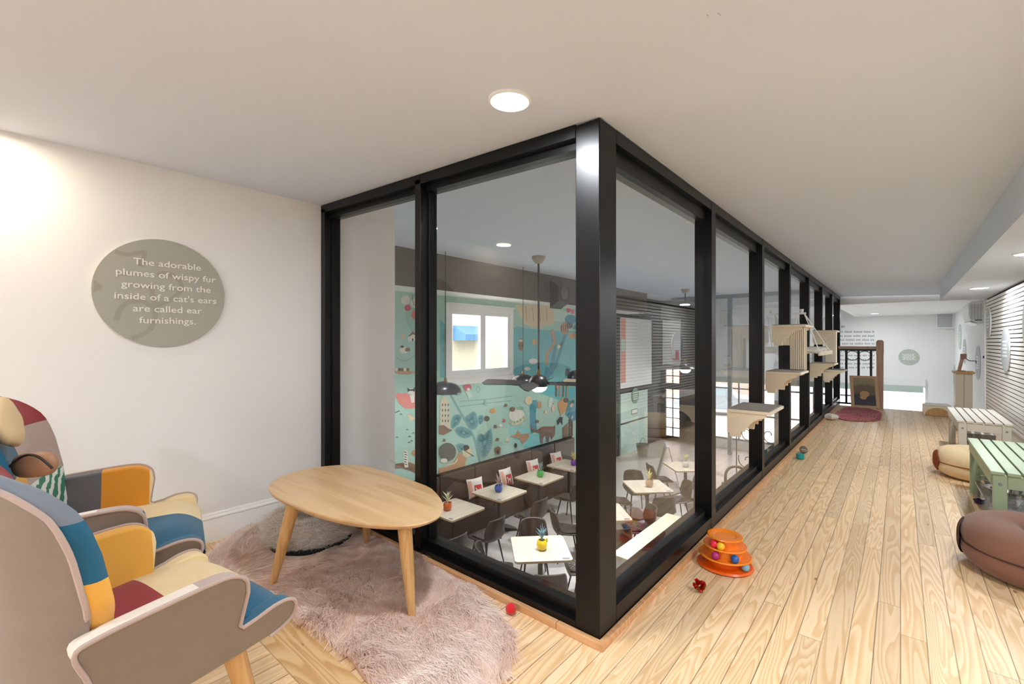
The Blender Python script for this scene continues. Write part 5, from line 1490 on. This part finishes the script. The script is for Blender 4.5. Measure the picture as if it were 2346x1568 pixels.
# what stands under the benches
def plush_bed(c, r_, h, c1, c2, label, n=11000):
    t = thing('plush_bed', label, 'pet bed', (c[0], c[1], 0))
    prof = [(0, .004), (r_ * .85, .004), (r_, h * .4), (r_ * .9, h * .85), (r_ * .7, h * .9), (r_ * .5, h * .5), (0, h * .45)]
    q = MB(); q.lathe(prof, 40); q.build('cushion', mat(label[:12] + '_plush', c2, .95), t)
    rg = np.random.default_rng(8); th = rg.uniform(0, 2 * PI, n); k = rg.uniform(1.2, 5.9, n); i0 = k.astype(int); f_ = k - i0
    pr = np.array(prof); rz_ = pr[i0] * (1 - f_)[:, None] + pr[i0 + 1] * f_[:, None]
    roots = np.stack([rz_[:, 0] * np.cos(th), rz_[:, 0] * np.sin(th), rz_[:, 1]], 1)
    dirs = np.stack([np.cos(th) * .4, np.sin(th) * .4, np.full(n, .7)], 1) + rg.normal(size=(n, 3)) * .4
    dirs /= np.linalg.norm(dirs, axis=1, keepdims=True)
    p2 = roots[:, :2]
    fur('pile', roots, dirs, .035, .0024, strand_mat(label[:12] + '_strands', c1, c2), t, 2, .5 + .5 * noise_np(p2, 9.0, 3), .4, 4)
    return t
plush_bed((.62, 4.3), .19, .18, (178, 180, 182), (242, 242, 242), 'grey marbled fluffy bed under the green bench')
plush_bed((.61, 6.62), .13, .13, (200, 200, 198), (240, 238, 236), 'white fluffy bed under the stone white bench')
def bowl(c, z, label):
    t = thing('steel_bowl', label, 'bowl', (c[0], c[1], z), 0, 'steel feeding bowls')
    q = MB(); q.lathe([(0, .004), (.085, .004), (.1, .04), (.125, .05), (.128, .054), (.12, .056), (.092, .05), (.078, .012), (0, .01)], 32); q.build('basin', mat('polished_steel', (200, 200, 200), .12, metal=1.0) if 'polished_steel' not in bpy.data.materials else bpy.data.materials['polished_steel'], t)
t = thing('feeding_stand', 'low steel feeding stand under the green bench', 'stand', (.58, 4.82, 0))
q = MB(); q.box(-.14, .14, -.22, .22, .10, .115); q.build('shelf_plate', mat('grey_steel_plate', (170, 170, 170), .3, metal=.8), t, smooth=False, bevel=.004)
for sx in (-1, 1):
    for sy in (-1, 1):
        q = MB(); q.tube([(.12 * sx, .2 * sy, 0), (.12 * sx, .2 * sy, .10)], .007, 8); q.build('leg', M['bluegrey'], t)
bowl((.575, 4.66), .1155, 'steel bowl on the feeding stand nearer the grey bed'); bowl((.575, 4.925), .1155, 'steel bowl on the feeding stand nearer the cream bed')
q = MB(); q.grid(lambda u, v: (.07 * (u - .5), .12 * (v - .5), .012 + .01 * math.sin(9 * u + 4 * v) * math.sin(7 * v)), 14, 14); o = q.build('folded_cloth', mat('dark_purple_cloth', (58, 36, 78), .9), fix=False); o.location = (.455, 4.85, .0)
so = o.modifiers.new('thickness', 'SOLIDIFY'); so.thickness = .008; tag(o, 'dark purple cloth on the floor beside the green bench', 'cloth')
q = MB(); q.box(-.13, .13, -.1, .1, 0, .2); q.box(-.12, .12, -.09, .09, .2, .206, 1); o = q.build('storage_box', [mat('grey_storage_box', (140, 138, 130), .6), M['white']], smooth=False, bevel=.006); o.location = (.64, 7.1, .001)
tag(o, 'grey storage box with white lid under the stone white bench', 'box')
# arched cat house
p0 = P(2146, 950)
t = thing('cat_house', 'pale wooden cat house with arched top panel before the street wall', 'cat house', (.455, 10.2, 0))
q = MB(); q.box(-.175, .175, -.15, .2, .0, .16); q.build('body', M['shelf_wood'], t, smooth=False, bevel=.01)
q = MB(); ar_ = [(.15 * math.cos(PI * k / 20), .008 + .125 * math.sin(PI * k / 20)) for k in range(21)]
q.prism(ar_, -.158, -.151, lambda a, b, h: (a, h, b)); q.build('arched_panel', M['oak'], t, smooth=False)
q = MB(); q.box(-.15, .15, -.1, .18, .161, .178); q.build('lid', M['white'], t, smooth=False, bevel=.004)
# tall cabinet and the post on it
t = thing('tall_cabinet', 'tall narrow cream cabinet with oak top near the white wall', 'cabinet', (.755, 10.15, 0))
q = MB(); q.box(-.095, .095, -.15, .17, 0, .70); q.build('body', mat('cream_cabinet', (220, 208, 186), .5), t, smooth=False, bevel=.003)
for s_ in (-1, 1):
    q = MB(); q.box(-.09 if s_ < 0 else .003, -.003 if s_ < 0 else .09, -.162, -.151, .02, .69); q.build('door', mat('cream_cabinet_door', (222, 210, 188), .5) if 'cream_cabinet_door' not in bpy.data.materials else bpy.data.materials['cream_cabinet_door'], t, smooth=False, bevel=.002)
q = MB(); q.box(-.12, .12, -.18, .19, .701, .735); q.build('top_board', M['oak'], t, smooth=False, bevel=.008)
t = thing('scratching_stand', 'brown tilted scratching post with block and black cord on the cabinet', 'cat toy', (.73, 10.15, .7355))
q = MB(); q.obox((0, 0, .006), .1, .1, .012); q.build('base', M['newel'], t, smooth=False)
q = MB(); q.tube([(-.02, 0, .012), (.015, 0, .20)], .022, 12); q.build('post', M['newel'], t)
q = MB(); q.obox((.03, 0, .235), .07, .07, .08); q.build('block', mat('rose_brown_block', (160, 120, 108), .6), t, smooth=False, bevel=.004)
q = MB(); q.tube([(.06, 0, .2), (.09, 0, .17), (.14, 0, .165), (.17, 0, .17), (.17, 0, .13)], .006, 6); q.build('cord', M['black_matt'], t)
# air conditioner
t = thing('air_conditioner', 'white split air conditioner on the right wall past the slats', 'air conditioner', (1.05, 10.85, 1.49))
q = MB(); q.prism([(0, 0), (-.10, 0), (-.19, .06), (-.215, .16), (-.205, .32), (-.18, .37), (0, .375)], -.45, .45, lambda a, b, h: (a, h, b)); q.build('casing', M['gloss_white'], t, bevel=.012, seg=3, ang=30)
q = MB(); q.prism([(-.10, -.012), (-.20, .035), (-.196, .047), (-.096, .0)], -.42, .42, lambda a, b, h: (a, h, b)); q.build('air_flap', M['white'], t, smooth=False)
q = MB()
for k in range(4): q.box(-.19 + .035 * k, -.165 + .035 * k, -.4525, -.4505, .08, .32)
for k in range(3): q.box(-.195, -.03, -.453, -.4505, .12 + .07 * k, .128 + .07 * k)
q.build('end_grille', mat('grey_plastic_end', (206, 206, 206), .35), t, smooth=False)
q = MB(); q.box(-.02, -.002, -.4, .4, .02, .34); q.build('mounting_plate', M['bluegrey'], t, smooth=False)
q = MB(); q.box(-.14, -.06, -.452, -.45, .05, .075); q.build('rating_plate', M['bluegrey'], t, smooth=False)
q = MB(); q.lathe([(.0, 0), (.018, 0), (.018, .012), (0, .012)], 12); o = q.build('wall_switch', M['black_matt']); o.rotation_euler = (0, R_(-90), 0); o.location = (.884, 9.076, .99); tag(o, 'small black button on the white end trim of the slats', 'switch')
q = MB(); q.lathe([(.0, -.05), (.045, -.05), (.06, -.02), (.06, 0)], 24); o = q.build('smoke_detector', M['white']); o.location = P(1578, 500, 2.719); tag(o, 'white smoke detector on the cafe ceiling', 'detector')

# ================================================================ lamps
def add_area(loc, rot, size, power, col=(1, 1, 1), shape='DISK', sy=None, spread=None):
    l = bpy.data.lights.new('lamp_light', 'AREA'); l.energy = power; l.size = size; l.shape = shape; l.color = col
    if sy: l.size_y = sy
    if spread: l.spread = spread
    o = bpy.data.objects.new('lamp_light', l); C.objects.link(o); o.location = loc; o.rotation_euler = rot
    return o
def downlight(x, y, z, r_, power, label, warm=False, tilt=0.0, spread=None):
    t = thing('downlight', label, 'ceiling light', (x, y, z), 0, 'round ceiling downlights')
    if tilt: t.rotation_euler = (0, tilt, 0)
    q = MB(); q.lathe([(r_ * 1.12, -.0005), (r_ * 1.12, -.006), (r_ * .99, -.010), (r_ * .98, -.004), (r_ * .98, -.0005)], 40, closed=True); q.build('trim_ring', M['white'], t)
    q = MB(); q.lathe([(0, -.007), (r_ * .975, -.006), (r_ * .975, -.003), (0, -.003)], 40); q.build('diffuser', M['lamp_warm' if warm else 'lamp'], t)
    add_area((x, y, z - .02), (0, tilt, 0), r_ * 2, power, (1, .86, .68) if warm else (.90, .95, 1.0), spread=spread)
tl = math.atan(.04)
q0 = P(1168, 229, zt(-1.1))
downlight(q0[0], q0[1], zt(q0[0]), .072, 15, 'round downlight on the sloping ceiling before the glass corner', tilt=tl)
downlight(-1.2, -1.8, zt(-1.2), .072, 22, 'added round fill light behind the armchairs toward the rear wall', tilt=tl)  # unseen lamp added behind the camera as fill
for y, lb in ((-.6, 'soffit downlight toward the rear wall'), (2.0, 'soffit downlight before the brown bed'), (4.57, 'soffit downlight above the green bench'), (7.15, 'soffit downlight above the stone white bench')):
    downlight(.66, y, 1.80, .075, 16, lb)
downlight(-.5, 14.8, 1.93, .08, 20, 'downlight in the far boxed ceiling by the street wall')
downlight(-2.97, -.06, zt(-2.97), .07, 4.0, 'warm round downlight close to the left wall over the far armchair', True, tilt=tl)
for x, y, sp, w_, lb in ((-3.0, 5.24, 64, 26, 'added cafe fill light above the yellow-pot table'), (-3.0, 9.44, 64, 30, 'added cafe fill light above the tan-pot table'), (-4.08, 7.04, 84, 34, 'added cafe fill light between the fan and the corridor'),
                      (-4.74, 3.88, 100, 30, 'added cafe fill light over the first banquette tables'), (-3.94, 12.4, 84, 34, 'added cafe fill light before the second fan')):
    downlight(x, y, ZC, .085, w_, lb, spread=R_(sp))  # lamps added to brighten the cafe, hidden behind posts and mullions
def point(loc, power, r_, col):
    l = bpy.data.lights.new('lamp_point', 'POINT'); l.energy = power; l.shadow_soft_size = r_; l.color = col
    o = bpy.data.objects.new('lamp_point', l); C.objects.link(o); o.location = loc
for x, y, z in ((-4.89, 6.44, .24), (-4.7, 13.15, .24)): point((x, y, z), 14, .1, (1, .95, .88))
for y in (5.06, 7.12, 9.2): point((-5.8, y, .36), 8, .05, (1, .95, .88))
# daylight entering through the street front (portals only guide the sampling of the sky)
def portal(loc, rot, sx, sy):
    l = bpy.data.lights.new('sky_portal', 'AREA'); l.shape = 'RECTANGLE'; l.size = sx; l.size_y = sy
    l.cycles.is_portal = True
    o = bpy.data.objects.new('sky_portal', l); C.objects.link(o); o.location = loc; o.rotation_euler = rot
portal((-2.2, YF + .16, -1.0), (R_(-90), 0, 0), 5.6, 2.2)
portal((-6.33, YF + .16, -1.0), (R_(-90), 0, 0), .6, 2.6)
portal((-1.2, -3.21, 1.25), (R_(90), 0, 0), 1.8, 1.1)  # sampling guide for the added rear fill window
portal((XM - .15, 6.9, 1.2), (0, R_(-90), 0), 1.3, 1.85)
wd = bpy.data.worlds.new('sky'); S.world = wd; wd.use_nodes = True
bg = wd.node_tree.nodes['Background']; bg.inputs[0].default_value = (.97, .985, 1.0, 1); bg.inputs[1].default_value = 5.0

# ================================================================ camera and render look
cam = bpy.data.cameras.new('camera'); cam.sensor_width = 36; cam.lens = 36 * F_PX / 2346; cam.clip_start = .02; cam.clip_end = 200
co = bpy.data.objects.new('camera', cam); C.objects.link(co)
co.location = (0, 0, EYE); co.rotation_euler = (R_(90), 0, YAW)
S.camera = co
S.view_settings.view_transform = 'Standard'; S.view_settings.look = 'None'; S.view_settings.gamma = 1.0
S.view_settings.exposure = 0.58; S.view_settings.use_curve_mapping = False
cy = S.cycles
cy.max_bounces = 8; cy.diffuse_bounces = 5; cy.glossy_bounces = 4; cy.transmission_bounces = 4; cy.transparent_max_bounces = 16
cy.caustics_reflective = False; cy.caustics_refractive = False; cy.sample_clamp_indirect = 6.0
cy.use_denoising = True
